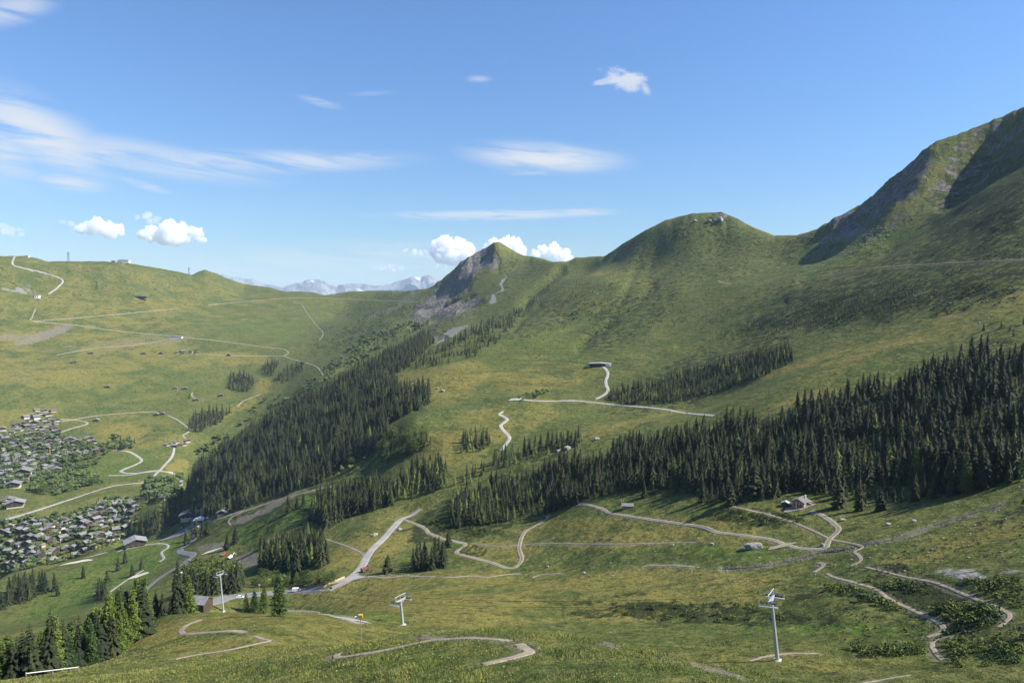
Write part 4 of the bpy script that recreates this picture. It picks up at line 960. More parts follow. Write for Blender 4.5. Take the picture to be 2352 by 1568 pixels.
for U, V, k, lb in ((340,1140,0,'chalet at the top edge of the lower village, left of two'),(352,1122,3,'broad chalet among trees above the lower village'),(385,1122,1,'chalet beside the spur forest above the lower village'),(372,1144,0,'chalet at the forest rim above the lower village'),
                    (410,1110,0,'chalet half hidden by the spur forest tip'),(382,1103,2,'chalet by the lane below the ploughed field'),(160,1013,3,'hotel-sized chalet on the upper village rim'),(176,1016,1,'chalet joined beside the hotel-sized one'),
                    (205,1008,0,'chalet with light front beside the dark wood, upper village'),(213,1016,2,'chalet below the light-fronted one by the wood'),(225,1035,1,'red-brown chalet next to the wood above the hairpin road'),
                    (128,1052,0,'chalet by the crane in the middle village'),(129,1080,0,'chalet at the lower rim of the middle village'),(106,1086,2,'chalet left of the lower rim chalet')):
    single(U, V, k, 1.15, lb)
n1 = village("0,1212 60,1203 110,1188 160,1192 215,1165 250,1152 310,1152 322,1165 300,1185 300,1200 285,1232 240,1248 150,1284 60,1300 0,1314", 9.6, 20000, [0, 1, 2, 4, 1, 4, 0], 'chalet in the lower village', 'chalets of the lower village', .25, .60, .90)
n2 = village("0,1022 130,1012 150,1018 200,1040 140,1050 130,1070 60,1108 0,1108", 15, 4500, [0, 1, 2, 3, 5], 'chalet in the middle village', 'chalets of the middle village', .3, .7, 1.0)
n3 = village("0,985 40,975 80,942 125,944 136,985 130,1010 60,1014 0,1018", 16, 3000, [0, 1, 2, 3], 'chalet in the upper village', 'chalets of the upper village', .3, .7, 1.0)
n4 = village("395,812 415,806 455,806 455,812 420,814", 17, 300, [2, 4], 'barn-like chalet in the hamlet on the left hill', 'chalets of the hill hamlet', .3, .85, 1.1)
n5 = village("376,1024 395,1016 432,1013 430,1022 400,1026", 15, 200, [2, 4], 'farm chalet in the cluster by the winding lane', 'farm chalets by the winding lane', .3, .8, 1.0)
print('HOUSES', n1, n2, n3, n4, n5)
for U, V, lb in ((330,813,'solitary barn left of the hill hamlet'),(370,812,'barn just left of the hill hamlet'),(526,816,'long barn right of the hill hamlet on its lane'),(208,812,'barn alone on the dry slope of the left hill'),(247,889,'barn with small trees on the left hill'),
                 (404,893,'white-walled farmhouse, left one of the pair on the left hill'),(425,893,'farmhouse, right one of the pair on the left hill'),(450,919,'barn at the end of the short dirt lane'),(507,909,'barn below the small spruce wood'),
                 (360,953,'barn above the winding lane, left of two'),(373,951,'barn above the winding lane, right of two'),(222,966,'tiny barn beside a dark tree above the village'),(168,833,'dark hut among bushes on the left hill')):
    single(U, V, 4 if 'white' not in lb else 2, .9, lb, None, 'barn', 'barn')
# trees between the houses
for poly, d, tr, h0, h1 in (("0,1200 160,1180 250,1145 330,1150 300,1235 150,1290 0,1320", 5.2, 9000, 5, 11), ("0,1000 130,1000 240,1025 200,1075 130,1095 0,1125", 6.5, 6000, 6, 12), ("320,1150 340,1105 420,1095 420,1150 360,1160", 8, 700, 9, 17)):
    vt = []
    for x, y in scatter(poly, d, tr): vt.append(('b' if rng.random() < .6 else 's', x, y, rng.uniform(h0, h1), 'village'))
    mass('village_trees', [t for t in vt if t[0] == 'b'], 'b', M['leaf_far'], 'leafy trees between the chalets')
    mass('village_conifers', [t for t in vt if t[0] == 's'], 's', M['spruce_far'], 'conifers between the chalets')
def slab_building(U, V, w, d, h, rz, label, roofm, wallm, name, tilt=.08):
    p = hit(U, V); o = empty(name, p, rz)
    MB().box(-w / 2, w / 2, -d / 2, d / 2, -2.5, h).build('wall', wallm, o)
    MB().prism([(-w / 2 - .6, h + .02), (w / 2 + .6, h + .02), (w / 2 + .6, h + .4), (0, h + .4 + tilt * w / 2), (-w / 2 - .6, h + .4)], -d / 2 - .6, d / 2 + .6).build('roof', roofm, o)
    for k in range(max(2, int(w / 5))):
        x = -w / 2 + (k + .5) * w / max(2, int(w / 5)); MB().box(x - .9, x + .9, -d / 2 - .06, -d / 2 - .02, .8, h * .75).build('window', M['glass'], o)
    return tag(o, label, 'building')
slab_building(400, 776, 52, 14, 5, R(5), 'long flat-roofed building on the track across the left hill', M['light_roof'], M['plaster'], 'shed_building')
slab_building(320, 684, 62, 12, 5, R(-3), 'long low dark building high on the left hill', M['slate2'], M['larchwood'], 'shed_building')
slab_building(86, 684, 14, 12, 9, R(10), 'white box building at the foot of the piste road', M['light_roof'], M['white_paint'], 'lift_building')
slab_building(285, 603, 46, 16, 10, R(4), 'white cable car building on the left summit', M['light_roof'], M['white_paint'], 'summit_station')
slab_building(262, 603, 14, 14, 7, R(4), 'grey block beside the white summit building', M['slate'], M['stone'], 'summit_station')
slab_building(62, 590, 16, 8, 4, 0, 'low hut on the leftmost hilltop', M['light_roof'], M['white_paint'], 'summit_hut')
# alpine dairy with its green shelter
p = hit(1378, 840); o = empty('alpine_dairy', p, R(-14))
MB().box(-15, 13, -5, 6, -2, 3.2).build('wall', M['dark_steel'], o); MB().box(9, 15.5, -6, 2, -2, 3.0).build('white_annex', M['white_paint'], o)
MB().prism([(-16.5, 3.25), (16.5, 3.25), (16.5, 3.6), (0, 5.0), (-16.5, 3.6)], -6.6, 8.5).build('roof', M['light_roof'], o)
for k in range(5): MB().box(-13 + k * 4.4, -10.6 + k * 4.4, -5.06, -5.02, .3, 2.4).build('window', M['glass'], o)
tag(o, 'low dairy building with broad pale roof above the white road', 'building')
p = hit(1354, 842); o = empty('shelter', p, R(-10))
MB().prism([(-5, 0), (5, 0), (5, 2.4), (0, 3.8), (-5, 2.4)], -3.2, 3.2).build('tarpaulin', M['green_tarp'], o); MB().box(-4.2, 4.2, -3.5, -3.22, 0, 1.3).build('front_panel', M['white_paint'], o)
tag(o, 'green tarpaulin shelter left of the dairy building', 'shelter')
# restaurant parasol tent at the lift station
p = hit(460, 1197); o = empty('restaurant_tent', p, R(10))
MB().prism([(-7, 3.0), (7, 3.0), (7, 3.4), (0, 5.6), (-7, 3.4)], -6, 6).build('awning', M['white_paint'], o); MB().box(-6, 6, -5, 5, 0, 1.6).build('terrace', M['orange'], o)
for sx in (-6, 6):
    for sy in (-5, 5): MB().tube((sx, sy, 0), (sx, sy, 3.1), .12).build('post', M['steel'], o)
tag(o, 'white terrace tent over an orange front beside the car park', 'tent')
# the valley hut by the pylon
def gable_hut(U, V, w, d, h, rise, rz, label, wallm, roofm, name, door=None, r=None):
    p = hit(U, V); o = empty(name, p, rz)
    MB().prism([(-w / 2, -2), (w / 2, -2), (w / 2, h), (0, h + rise), (-w / 2, h)], -d / 2, d / 2).build('wall', wallm, o)
    k = rise / (w / 2); ex = w / 2 + .6
    MB().prism([(-ex, h - .6 * k + .04), (0, h + rise + .04), (ex, h - .6 * k + .04), (ex, h - .6 * k + .28), (0, h + rise + .28), (-ex, h - .6 * k + .28)], -d / 2 - .6, d / 2 + .6).build('roof', roofm, o)
    MB().box(-.5, .5, -d / 2 - .05, -d / 2 - .01, 0, 2).build('door', door or M['larchwood'], o)
    MB().box(w / 2 + .01, w / 2 + .05, -.5, .5, 1.0, 2.0).build('window', M['glass'], o)
    return tag(o, label, 'hut')
gable_hut(461, 1392, 8.5, 10, 3.4, 2.8, R(78), 'grey-roofed hut at the end of the asphalt road by the trees', M['larchwood'], M['slate'], 'roadside_hut')
gable_hut(434, 1300, 8, 7, 4, 2.2, R(40), 'small red-brown kiosk beside the asphalt road bend', M['larchwood'], M['slate'], 'kiosk')
# ------------------------------------------------------------------ the stone hut
p = hit(1838, 1161); o = empty('stone_hut', p + Vector((0, 0, .2)), R(-42)); HUT = o; o.scale = (.8, .8, .8)
w, d, h, rise = 7.4, 8.6, 3.2, 2.0
MB().prism([(-w / 2, -2.5), (w / 2, -2.5), (w / 2, h), (0, h + rise), (-w / 2, h)], -d / 2, d / 2).build('wall', M['stone'], o)
rf = bpy.data.objects.new('roof', MB().prism([(-w / 2 - .7, h - .38 + .03), (0, h + rise + .03), (w / 2 + .7, h - .38 + .03), (w / 2 + .7, h - .2), (0, h + rise + .2), (-w / 2 - .7, h - .2)], -d / 2 - .8, d / 2 + .6).mesh('roof', M['stone_slab'])); COL.objects.link(rf); rf.parent = o
sl = MB().box(-.52, .52, -.42, .42, 0, .07).mesh('slab', M['stone_slab'])
ang = math.atan2(rise, w / 2)
for sd in (-1, 1):
    for i in range(6):
        for j in range(9):
            f = (i + .5) / 6; x = sd * (.15 + f * (w / 2 + .35)); z = h + rise + .2 - abs(x) * rise / (w / 2) + .03
            s_ = bpy.data.objects.new('slab', sl); COL.objects.link(s_); s_.parent = rf; s_.location = (x, -d / 2 - .3 + j * (d + .6) / 8 + (i % 2) * .25, z)
            s_.rotation_euler = (rng.normal(0, .02), sd * (ang - .07) + rng.normal(0, .02), rng.normal(0, .08)); s_.scale = (.62, 1.2, 1)
MB().box(-1.0, .1, -d / 2 - .06, -d / 2 - .01, 0, 2.0).build('door', M['larchwood'], o)
MB().box(.9, 2.4, -d / 2 - .10, -d / 2 - .02, .2, 1.6).build('red_board', M['red'], o)
MB().box(-2.7, -2.0, -d / 2 - .05, -d / 2 - .01, 1.0, 1.7).build('window', M['glass'], o)
MB().box(-.35, .35, -d / 2 - .05, -d / 2 - .01, 3.3, 4.0).build('window', M['glass'], o)
MB().box(1.5, 2.3, d / 2 - 1.4, d / 2 - .6, h + .3, h + rise + 1.3).build('chimney', M['plaster'], o)
MB().prism([(w / 2 + .02, -1.5), (w / 2 + 2.6, -1.5), (w / 2 + 2.6, 1.6), (w / 2 + .02, 2.6)], 1.2, d / 2 + 2.2).build('lean_to', M['wood'], o)
MB().prism([(w / 2 + .05, 2.66), (w / 2 + 3.2, 1.5), (w / 2 + 3.2, 1.66), (w / 2 + .05, 2.84)], .9, d / 2 + 2.6).build('lean_to_roof', M['stone_slab'], o)
tag(o, 'stone alpine hut with slab roof and chimney below the dark forest', 'hut')
p = hit(1815, 1160); o = empty('woodshed', p + Vector((-2, 1, 0)), R(-30))
MB().prism([(-1.8, -.5), (1.8, -.5), (1.8, 1.2), (0, 2.0), (-1.8, 1.2)], -1.5, 1.5).build('wall', M['larchwood'], o); MB().prism([(-2.1, 1.08), (0, 2.04), (2.1, 1.08), (2.1, 1.2), (0, 2.16), (-2.1, 1.2)], -1.8, 1.8).build('roof', M['steel'], o)
tag(o, 'tiny woodshed left of the stone hut', 'shed')
def flagpole(U, V, hgt, label):
    p = hit(U, V); o = empty('flagpole', p); MB().tube((0, 0, -.3), (0, 0, hgt), .06, .04).build('pole', M['white_paint'], o)
    n_ = 7; vv = []; 
    for j in range(4):
        for i in range(n_): vv.append((i * .25, .12 * math.sin(i * 1.1), hgt - .15 - j * .35 - i * .03))
    q = [(j * n_ + i, j * n_ + i + 1, (j + 1) * n_ + i + 1, (j + 1) * n_ + i) for j in range(3) for i in range(n_ - 1)]
    fl = obj_from('flag', vv, q, [M['red'], M['white_paint']], o); fl.data.polygons.foreach_set('material_index', [1 if (k // (n_ - 1)) == 2 and 'shed' in label else 0 for k in range(len(q))])
    sd = fl.modifiers.new('thick', 'SOLIDIFY'); sd.thickness = .02
    tag(o, label, 'flag')
flagpole(1829, 1171, 4.0, 'pole with red flag in front of the stone hut'); flagpole(1427, 1164, 5.5, 'pole with small red and white flag beside the log shed')
gable_hut(1442, 1166, 4.2, 6.4, 1.9, 1.1, R(80), 'small log shed with grey roof above the farm track', M['wood'], M['stone_slab'], 'log_shed')
# ------------------------------------------------------------------ boulders and stones
def rock_mesh(seed, sub=3):
    bm = bmesh.new(); bmesh.ops.create_icosphere(bm, subdivisions=sub, radius=1.0); r_ = random.Random(seed)
    pl = [Vector((r_.gauss(0, 1), r_.gauss(0, 1), r_.gauss(0, .8))).normalized() for _ in range(11)]
    for v in bm.verts:
        c = v.co.normalized(); m_ = min(.72 + .28 * r_.random() * 0 + .18 * math.sin(i_ * 2.1 + seed) * 0 + (.66 + .10 * math.sin(i_ * 1.7 + seed)) / max(.3, c.dot(q)) - .72 for i_, q in enumerate(pl) if c.dot(q) > .3) if any(c.dot(q) > .3 for q in pl) else .9
        v.co = c * min(1.05, max(.55, m_)) * (1 + .02 * r_.gauss(0, 1))
    me = bpy.data.meshes.new('boulder'); bm.to_mesh(me); bm.free(); me.materials.append(M['boulder']); return me
bk = NB('boulder_rock', .95, .1); pk = bk.pos(obj=True); fk = bk.noise(pk, 2.5, 6, .65)
M['boulder'] = bk.done(bk.mix(bk.ramp(fk, .35, .65), (.15, .145, .135), (.36, .35, .325)), bk.bump(fk, .25, .8))
ROCKS = [rock_mesh(s) for s in range(5)]
def boulder(U, V, sx, sz, label, sy=None, group=None, k=None):
    p = hit(U, V); o = bpy.data.objects.new('boulder', ROCKS[int(U + V) % 5 if k is None else k]); COL.objects.link(o)
    o.location = p + Vector((0, 0, sz * .35)); o.scale = (sx, sy or sx * .85, sz); o.rotation_euler = (0, 0, U); return tag(o, label, 'boulder', group)
boulder(1731, 1259, 3.9, 2.7, 'huge grey boulder standing alone in the meadow', k=1)
boulder(1704, 1263, 1.3, .9, 'smaller boulder left of the huge grey one'); boulder(1889, 1253, 1.2, .95, 'boulder at the track junction near the stream')
boulder(862, 1229, 2.6, 1.9, 'white angular boulder in the meadow above the road bend'); boulder(853, 1229, 1.2, .9, 'small boulder touching the left of the white angular one'); boulder(918, 1217, 2.2, 1.4, 'boulder right of the service road')
boulder(1635, 1250, 1.2, .7, 'flat stone at the end of the thin level footpath'); boulder(1370, 1010, 3.6, 2.0, 'boulder on the lit meadow strip above the forest'); boulder(1303, 1032, 4.0, 2.6, 'tall boulder beside a trail among scattered larches')
boulder(1283, 1036, 2.6, 1.6, 'boulder left of the tall one among scattered larches'); boulder(1017, 899, 4.5, 2.8, 'white rock alone on the dry meadow'); boulder(1005, 893, 3.0, 1.6, 'rock just above left of the white meadow rock')
boulder(1545, 1252, .9, .5, 'low stone in the meadow below the footpath'); boulder(1258, 1302, 1.0, .7, 'stone above the wavy bike trail'); boulder(1342, 1316, 1.0, .6, 'stone at the foot of the meadow by the trail')
boulder(1968, 1170, 1.1, .8, 'pale stone in the meadow right of the hut'); boulder(2040, 1205, 1.4, .7, 'stone right of the curved track'); boulder(1935, 1195, 1.6, .7, 'stones inside the curve of the track'); boulder(2100, 1197, 1.2, .6, 'stone on the slope above the stream')
boulder(1652, 508, 11, 8, 'largest dark crag on top of the round hill', k=2); boulder(1630, 510, 8, 5, 'lower crag left of the largest one on the round hill'); boulder(1598, 509, 6, 4, 'small crag at the left end of the round hilltop')
def stones(name, poly_or_line, n_, s0, s1, label):
    lo = [rock_mesh(50 + i, 1) for i in range(3)]; Vs, Fs = [], []; off = 0
    arr = []
    for m_ in lo:
        c = np.zeros(len(m_.vertices) * 3); m_.vertices.foreach_get('co', c); arr.append((c.reshape(-1, 3), np.array([tuple(q.vertices) for q in m_.polygons])))
    for _ in range(n_):
        x, y = poly_or_line(); v, f = arr[rng.integers(3)]; s_ = rng.uniform(s0, s1) * rng.uniform(.5, 1); a = rng.random() * 6.28; c, s = math.cos(a), math.sin(a)
        vv = np.stack([(v[:, 0] * c - v[:, 1] * s) * s_ * 1.2, (v[:, 0] * s + v[:, 1] * c) * s_, v[:, 2] * s_ * .7], -1) + np.array([x, y, float(H(x, y)) + s_ * .15])
        Vs.append(vv); Fs.append(f + off); off += len(v)
    o = big_mesh(name, np.concatenate(Vs), np.concatenate(Fs), [M['boulder']], k=3); tag(o, label, kind='stuff')
ln = track("1560,1305 1700,1304 1760,1298 1830,1283 1890,1268 1940,1262 1990,1250 2060,1236 2120,1215")
stones('stream_stones', lambda: ln[rng.integers(len(ln))] + rng.normal(0, .9, 2), 150, .15, .5, 'pale stones lining the stream')
ln2 = track("815,1327 860,1322 900,1322 960,1321")
stones('roadside_rubble', lambda: ln2[rng.integers(len(ln2))] + rng.normal(0, 1.2, 2), 90, .2, .55, 'rubble strip beside the road junction')
def in_poly(poly):
    P_ = rd(poly); us = [q[0] for q in P_]; vs_ = [q[1] for q in P_]
    def f():
        while True:
            u, v = rng.uniform(min(us), max(us)), rng.uniform(min(vs_), max(vs_))
            if inside(P_, np.array([u]), np.array([v]))[0]:
                w = hit(u, v)
                if w is not None: return w.x, w.y
    return f
stones('scattered_stones', in_poly("1250,1330 1900,1140 2352,1110 2352,1300 1950,1330 1500,1340"), 260, .2, .7, 'stones strewn over the meadow')
stones('slope_rocks', in_poly("1100,920 1250,840 1500,800 2352,560 2352,720 1700,900 1400,990 1200,1000"), 420, .5, 1.6, 'pale rocks strewn over the high slopes')
stones('scree_blocks', in_poly("1830,600 1900,545 2050,510 2080,530 1950,590 1860,625"), 350, .8, 2.4, 'blocks of the scree fan under the cliffs')
stones('peak_rocks', in_poly("960,745 1010,690 1060,680 1100,700 1070,740 1020,750"), 260, .8, 2.6, 'rock outcrops on the foot of the pointed peak')
# ------------------------------------------------------------------ chairlift
PYL = []
LINE = Vector((-.82, .57, 0)).normalized(); PERP = Vector((.57, .82, 0)).normalized()
def lift_pylon(x, y, hgt, label):
    z = float(H(x, y)); rz = math.atan2(LINE.y, LINE.x); o = empty('lift_pylon', (x, y, z), rz); o.rotation_euler = (0, .115, rz)      # local x runs along the rope, local y across it
    MB().box(-.75, .75, -.75, .75, -1.5, .3).build('footing', plain_c, o)
    MB().tube((0, 0, .3), (0, 0, hgt), .46, .30, 14).build('mast', M['steel'], o)
    MB().box(-.18, .18, -2.5, 2.5, hgt - .05, hgt + .42).build('crossarm', M['steel'], o)
    for sy in (-1, 1): MB().tube((0, 0, hgt - 1.3), (0, sy * 1.7, hgt - .08), .09).build('brace', M['steel'], o)
    fr = MB()
    for sy in (-2.15, 2.15):
        fr.tube((0, sy, hgt + .4), (0, sy, hgt + 1.75), .075, None, 6); fr.tube((.0, sy, hgt + .5), (.0, sy * .72, hgt + 1.7), .05, None, 6)
    fr.tube((0, -2.6, hgt + 1.75), (0, 2.6, hgt + 1.75), .09, None, 6); fr.tube((0, 0, hgt + .4), (0, 0, hgt + 1.75), .06, None, 6); fr.build('lifting_frame', M['steel'], o)
    for sy in (-2.35, 2.35):
        sv = MB().box(-1.9, 1.9, sy - .07, sy + .07, hgt - .12, hgt + .10).build('sheave_train', M['dark_steel'], o)
        wh = MB().tube((0, -.11, 0), (0, .11, 0), .26, .26, 12).mesh('sheave', M['dark_steel'])
        for k in range(6):
            c = bpy.data.objects.new('sheave', wh); COL.objects.link(c); c.parent = sv; c.location = (-1.65 + k * .66, sy, hgt + .12)
        cw = MB().box(-2.1, 2.1, sy + math.copysign(.32, sy), sy + math.copysign(.95, sy), hgt - .55, hgt - .48)
        for k in range(4): cw.tube((-2.0 + k * 1.33, sy + math.copysign(.95, sy), hgt - .5), (-2.0 + k * 1.33, sy + math.copysign(.95, sy), hgt + .5), .035, None, 5)
        cw.tube((-2.0, sy + math.copysign(.95, sy), hgt + .5), (2.0, sy + math.copysign(.95, sy), hgt + .5), .035, None, 5); cw.build('catwalk', M['steel'], o)
    ld = MB()
    for sx in (-.2, .2): ld.tube((sx, -.62, .6), (sx, -.46, hgt - .1), .03, None, 5)
    for k in range(int(hgt / .45)): ld.tube((-.2, -.60 + .14 * k * .45 / hgt, .8 + k * .45), (.2, -.60 + .14 * k * .45 / hgt, .8 + k * .45), .018, None, 4)
    ld.build('ladder', M['steel'], o)
    tag(o, label, 'lift pylon', 'pylons of the chairlift'); PYL.append((x + LINE.x * .115 * hgt, y + LINE.y * .115 * hgt, z + hgt * .993 + .40)); return o
plain_c = plain('concrete', (.45, .44, .41), .95, var=.15)
def bearing(U, r): a = float(ray(U, 1400)[0]); return r * math.sin(a), r * math.cos(a)
q3 = hit(1786, 1517); near_r = math.hypot(q3.x, q3.y)
lift_pylon(q3.x, q3.y, .098 * near_r * .87, 'tall steel chairlift pylon standing alone in the near right meadow')
q2 = bearing(925, 222); z2 = float(H(*q2)); tz_ = float(ray(918, 1394)[1]) * 222
lift_pylon(q2[0], q2[1], max(8., tz_ - z2), 'chairlift pylon rising behind the near grassy hump')
q1 = hit(513, 1403); lift_pylon(q1.x, q1.y, .0465 * math.hypot(q1.x, q1.y) * 1.08, 'chairlift pylon beside the larches above the asphalt road')
ends = [(PYL[0][0] - LINE.x * 95, PYL[0][1] - LINE.y * 95, PYL[0][2] + 38)] + PYL
w_ = bearing(330, 640); ends.append((w_[0], w_[1], float(H(*w_)) + 10))
for sd, nm in ((-2.35, 'near-side haul rope of the chairlift, slung between the pylons'), (2.35, 'far-side haul rope of the chairlift, slung between the pylons')):
    vv, ff = [], []; pts = []
    for a, b in zip(ends[:-1], ends[1:]):
        a, b = Vector(a), Vector(b); L = (b - a).length
        for k in range(24): t_ = k / 24; pts.append(a.lerp(b, t_) + PERP * sd - Vector((0, 0, L * .05 * t_ * (1 - t_))))
    mb = MB()
    for a, b in zip(pts[:-1], pts[1:]): mb.tube(a, b, .04, .04, 5, 0, False)
    tag(mb.build('haul_rope', M['dark_steel']), nm, 'rope')
# ------------------------------------------------------------------ small things near by
p = hit(829, 1476); o = empty('marker_pole', p); rp = math.hypot(p.x, p.y); hp = 55 * rp / F * 1.1
MB().tube((0, 0, -.3), (0, 0, hp), .05, .045).build('pole', M['wood'], o); MB().box(-.28, .28, -.2, .2, hp - .05, hp + .38).build('head', M['yellow'], o); MB().box(-.75, -.3, -.1, .1, hp - .1, hp + .12).build('side_board', M['white_paint'], o)
tag(o, 'tall thin pole with yellow head on the near meadow', 'pole')
a, b = hit(60, 1558), hit(181, 1543); b = Vector((b.x, b.y, float(H(b.x, b.y))))
o = empty('rail_barrier', a); dv = b - a; mb = MB().tube((0, 0, 1.0), dv + Vector((0, 0, 1.0)), .07, .07, 8); mb.build('rail', M['white_paint'], o)
for k in (0.0, .5, 1.0): MB().tube(dv * k + Vector((0, 0, -.4)), dv * k + Vector((0, 0, 1.25)), .08, .07, 8).build('post', M['wood'], o)
tag(o, 'pale wooden rail barrier at the lower left meadow edge', 'barrier')
# wooden wall along the junction
ln3 = track("744,1349 760,1341 778,1333 792,1327"); vv = []; ff = []
for i, (x, y) in enumerate(ln3):
    z = float(H(x, y)); vv += [(x, y, z - .5), (x, y, z + 1.3), (x - .25, y + .25, z - .5), (x - .25, y + .25, z + 1.3)]
for i in range(len(ln3) - 1):
    k = i * 4; ff += [(k, k + 4, k + 5, k + 1), (k + 1, k + 5, k + 7, k + 3), (k + 2, k + 3, k + 7, k + 6)]
tag(obj_from('retaining_wall', vv, ff, M['pale_wood']), 'low pale timber wall along the road junction', 'wall')
def pole_thing(U, V, hgt, label, name='post', head=None, hm=None, cat='pole', r0=.09, lean=0):
    p = hit(U, V); o = empty(name, p); o.rotation_euler = (0, lean, 0); MB().tube((0, 0, -.4), (0, 0, hgt), r0, r0 * .7, 7).build('shaft', M['wood'] if hm is None else M['steel'], o)
    if head: MB().box(-head, head, -.08, .08, hgt - head * 1.2, hgt).build('panel', hm or M['white_paint'], o)
    else: MB().box(-.35, .35, -.05, .05, hgt - .1, hgt + .05).build('cap', M['steel'], o)
    tag(o, label, cat)
pole_thing(813, 1308, 9, 'tall thin wooden pole left of the road by the junction'); pole_thing(620, 1313, 7, 'leaning thin pole on the grass strip below the spruces', lean=-.14)
pole_thing(596, 1360, 5.2, 'roadside pole with white sign by the hedge', 'sign_post', .6, M['white_paint'], 'sign'); pole_thing(760, 1358, 2.6, 'dark sign board beside the trail at the junction', 'sign_post', .8, M['dark_steel'], 'sign')
pole_thing(768, 1356, 3.0, 'thin post right of the dark sign board', 'post'); pole_thing(345, 1418, 4.5, 'short reddish post at the near wood edge', 'post', None, None, 'post', .25)
pole_thing(325, 1460, 11, 'dead bare trunk at the edge of the near wood', 'dead_trunk', None, None, 'trunk', .16); pole_thing(751, 1408, 5.0, 'very thin stake on the grass left of the yellow-headed pole', 'stake', None, None, 'stake', .04)
# ------------------------------------------------------------------ vehicles
def wheels(o, xs, y, r, m_=None):
    for x in xs:
        for sy in (-1, 1):
            t = MB().tube((x, sy * y - .11, r), (x, sy * y + .11, r), r, r, 12).build('wheel', M['dark_steel'], o)
            MB().tube((x, sy * (y + .115) - .02, r), (x, sy * (y + .115) + .02, r), r * .55, r * .55, 8).build('rim', M['steel'], t)
def vehicle(U, V, rz, kind, paint, label, name, cat):
    p = hit(U, V); o = empty(name, p + Vector((0, 0, .12)), rz)
    if kind == 'van':
        MB().prism([(-2.6, .4), (2.6, .4), (2.65, 1.1), (1.9, 1.35), (1.25, 2.25), (-2.5, 2.3), (-2.65, 1.2)], -.95, .95).build('body', paint, o)
        MB().prism([(1.30, 1.42), (1.88, 1.42), (1.32, 2.15), (1.28, 2.15)], -.97, .97).build('side_window', M['glass'], o)
        MB().box(1.50, 1.74, -.8, .8, 1.5, 1.98).build('windscreen', M['glass'], o); wheels(o, (-1.6, 1.7), .86, .36)
    elif kind == 'car':
        MB().prism([(-2.1, .3), (2.15, .3), (2.2, .75), (1.2, .95), (-2.1, 1.0), (-2.2, .7)], -.86, .86).build('body', paint, o)
        MB().prism([(-1.7, .98), (1.15, .95), (.5, 1.45), (-1.3, 1.48)], -.74, .74).build('cabin', M['glass'], o)
        MB().prism([(-1.28, 1.48), (.5, 1.46), (.45, 1.52), (-1.2, 1.54)], -.72, .72).build('roof', paint, o); wheels(o, (-1.3, 1.35), .80, .32)
    elif kind == 'truck':
        MB().box(-3.2, 3.2, -1.0, 1.0, .7, .95).build('chassis', M['dark_steel'], o)
        cab = MB().prism([(1.6, .95), (3.2, .95), (3.2, 1.8), (2.9, 2.7), (1.6, 2.75)], -1.15, 1.15).build('cab', paint, o); MB().prism([(2.98, 1.85), (3.24, 1.85), (2.98, 2.5), (2.9, 2.5)], -1.0, 1.0).build('windscreen', M['glass'], cab)
        MB().prism([(-3.3, .97), (1.4, .97), (1.5, 2.2), (-3.5, 2.2)], -1.2, 1.2).build('tipper_body', paint, o); wheels(o, (-2.4, -1.3, 2.3), .95, .5)
    tag(o, label, cat)
vehicle(681, 1358, R(5), 'van', M['white_paint'], 'white delivery van parked on the asphalt road by the hedge', 'van', 'van')
vehicle(552, 1373, R(15), 'car', M['white_paint'], 'white car parked beside the left pylon mast', 'car', 'car')
vehicle(840, 1310, R(48), 'truck', M['dark_red'] if 'dark_red' in M else plain('dusty_red_paint', (.16, .07, .06), .6), 'dark red tipper truck at the edge of the road junction', 'truck', 'truck')
vehicle(418, 1317, R(20), 'car', M['white_paint'], 'white car beside the kiosk', 'car', 'car'); vehicle(430, 1314, R(15), 'car', M['dark_steel'], 'dark car right of the white one by the kiosk', 'car', 'car')
vehicle(546, 1313, R(10), 'car', M['red'], 'red car at the foot of the earth pit', 'car', 'car'); vehicle(319, 1085, R(8), 'van', plain('blue_paint', (.10, .22, .42), .5), 'blue van on the lower bend of the hairpin road', 'van', 'van')
for i, (U, V) in enumerate(((418,1212),(424,1209),(431,1207),(422,1220),(429,1218),(437,1214),(455,1218),(456,1226),(455,1210),(472,1194),(477,1190))):
    vehicle(U, V, R(60), 'car', [M['white_paint'], M['dark_steel'], M['steel'], M['red']][i % 4], ['white car', 'dark car', 'silver car', 'red car'][i % 4] + ' parked ' + ['in the front row of the station car park', 'in the rear row of the station car park', 'along the street by the lift station', 'beside the terrace tent'][0 if i < 3 else 1 if i < 6 else 2 if i < 9 else 3], 'car', 'car')
def excavator(U, V, rz, paint, label):
    p = hit(U, V); o = empty('excavator', p, rz)
    for sy in (-1.3, 1.3): MB().prism([(-2.2, .1), (2.2, .1), (2.5, .5), (2.2, .95), (-2.2, .95), (-2.5, .5)], sy - .3, sy + .3).build('crawler', M['dark_steel'], o)
    MB().box(-2.3, 1.6, -1.35, 1.35, 1.0, 2.1).build('house', paint, o); cb = MB().box(.1, 1.7, .1, 1.3, 2.12, 3.3).build('cab', paint, o); MB().box(1.72, 1.76, .2, 1.2, 2.3, 3.2).build('windscreen', M['glass'], cb)
    MB().prism([(1.4, 1.9), (1.9, 1.8), (4.6, 4.9), (4.2, 5.2)], -.7, -.3).build('boom', paint, o); MB().prism([(4.2, 5.2), (4.6, 4.8), (6.5, 2.2), (6.2, 2.0)], -.65, -.35).build('arm', paint, o); MB().prism([(5.6, 1.0), (6.6, 1.1), (6.7, 2.1), (6.0, 2.2)], -1.0, 0).build('bucket', M['dark_steel'], o)
    tag(o, label, 'excavator')
excavator(514, 1276, R(25), M['orange'], 'orange excavator on the rim of the earth pit'); excavator(529, 1282, R(60), M['white_paint'], 'pale excavator in the earth pit right of the orange one')
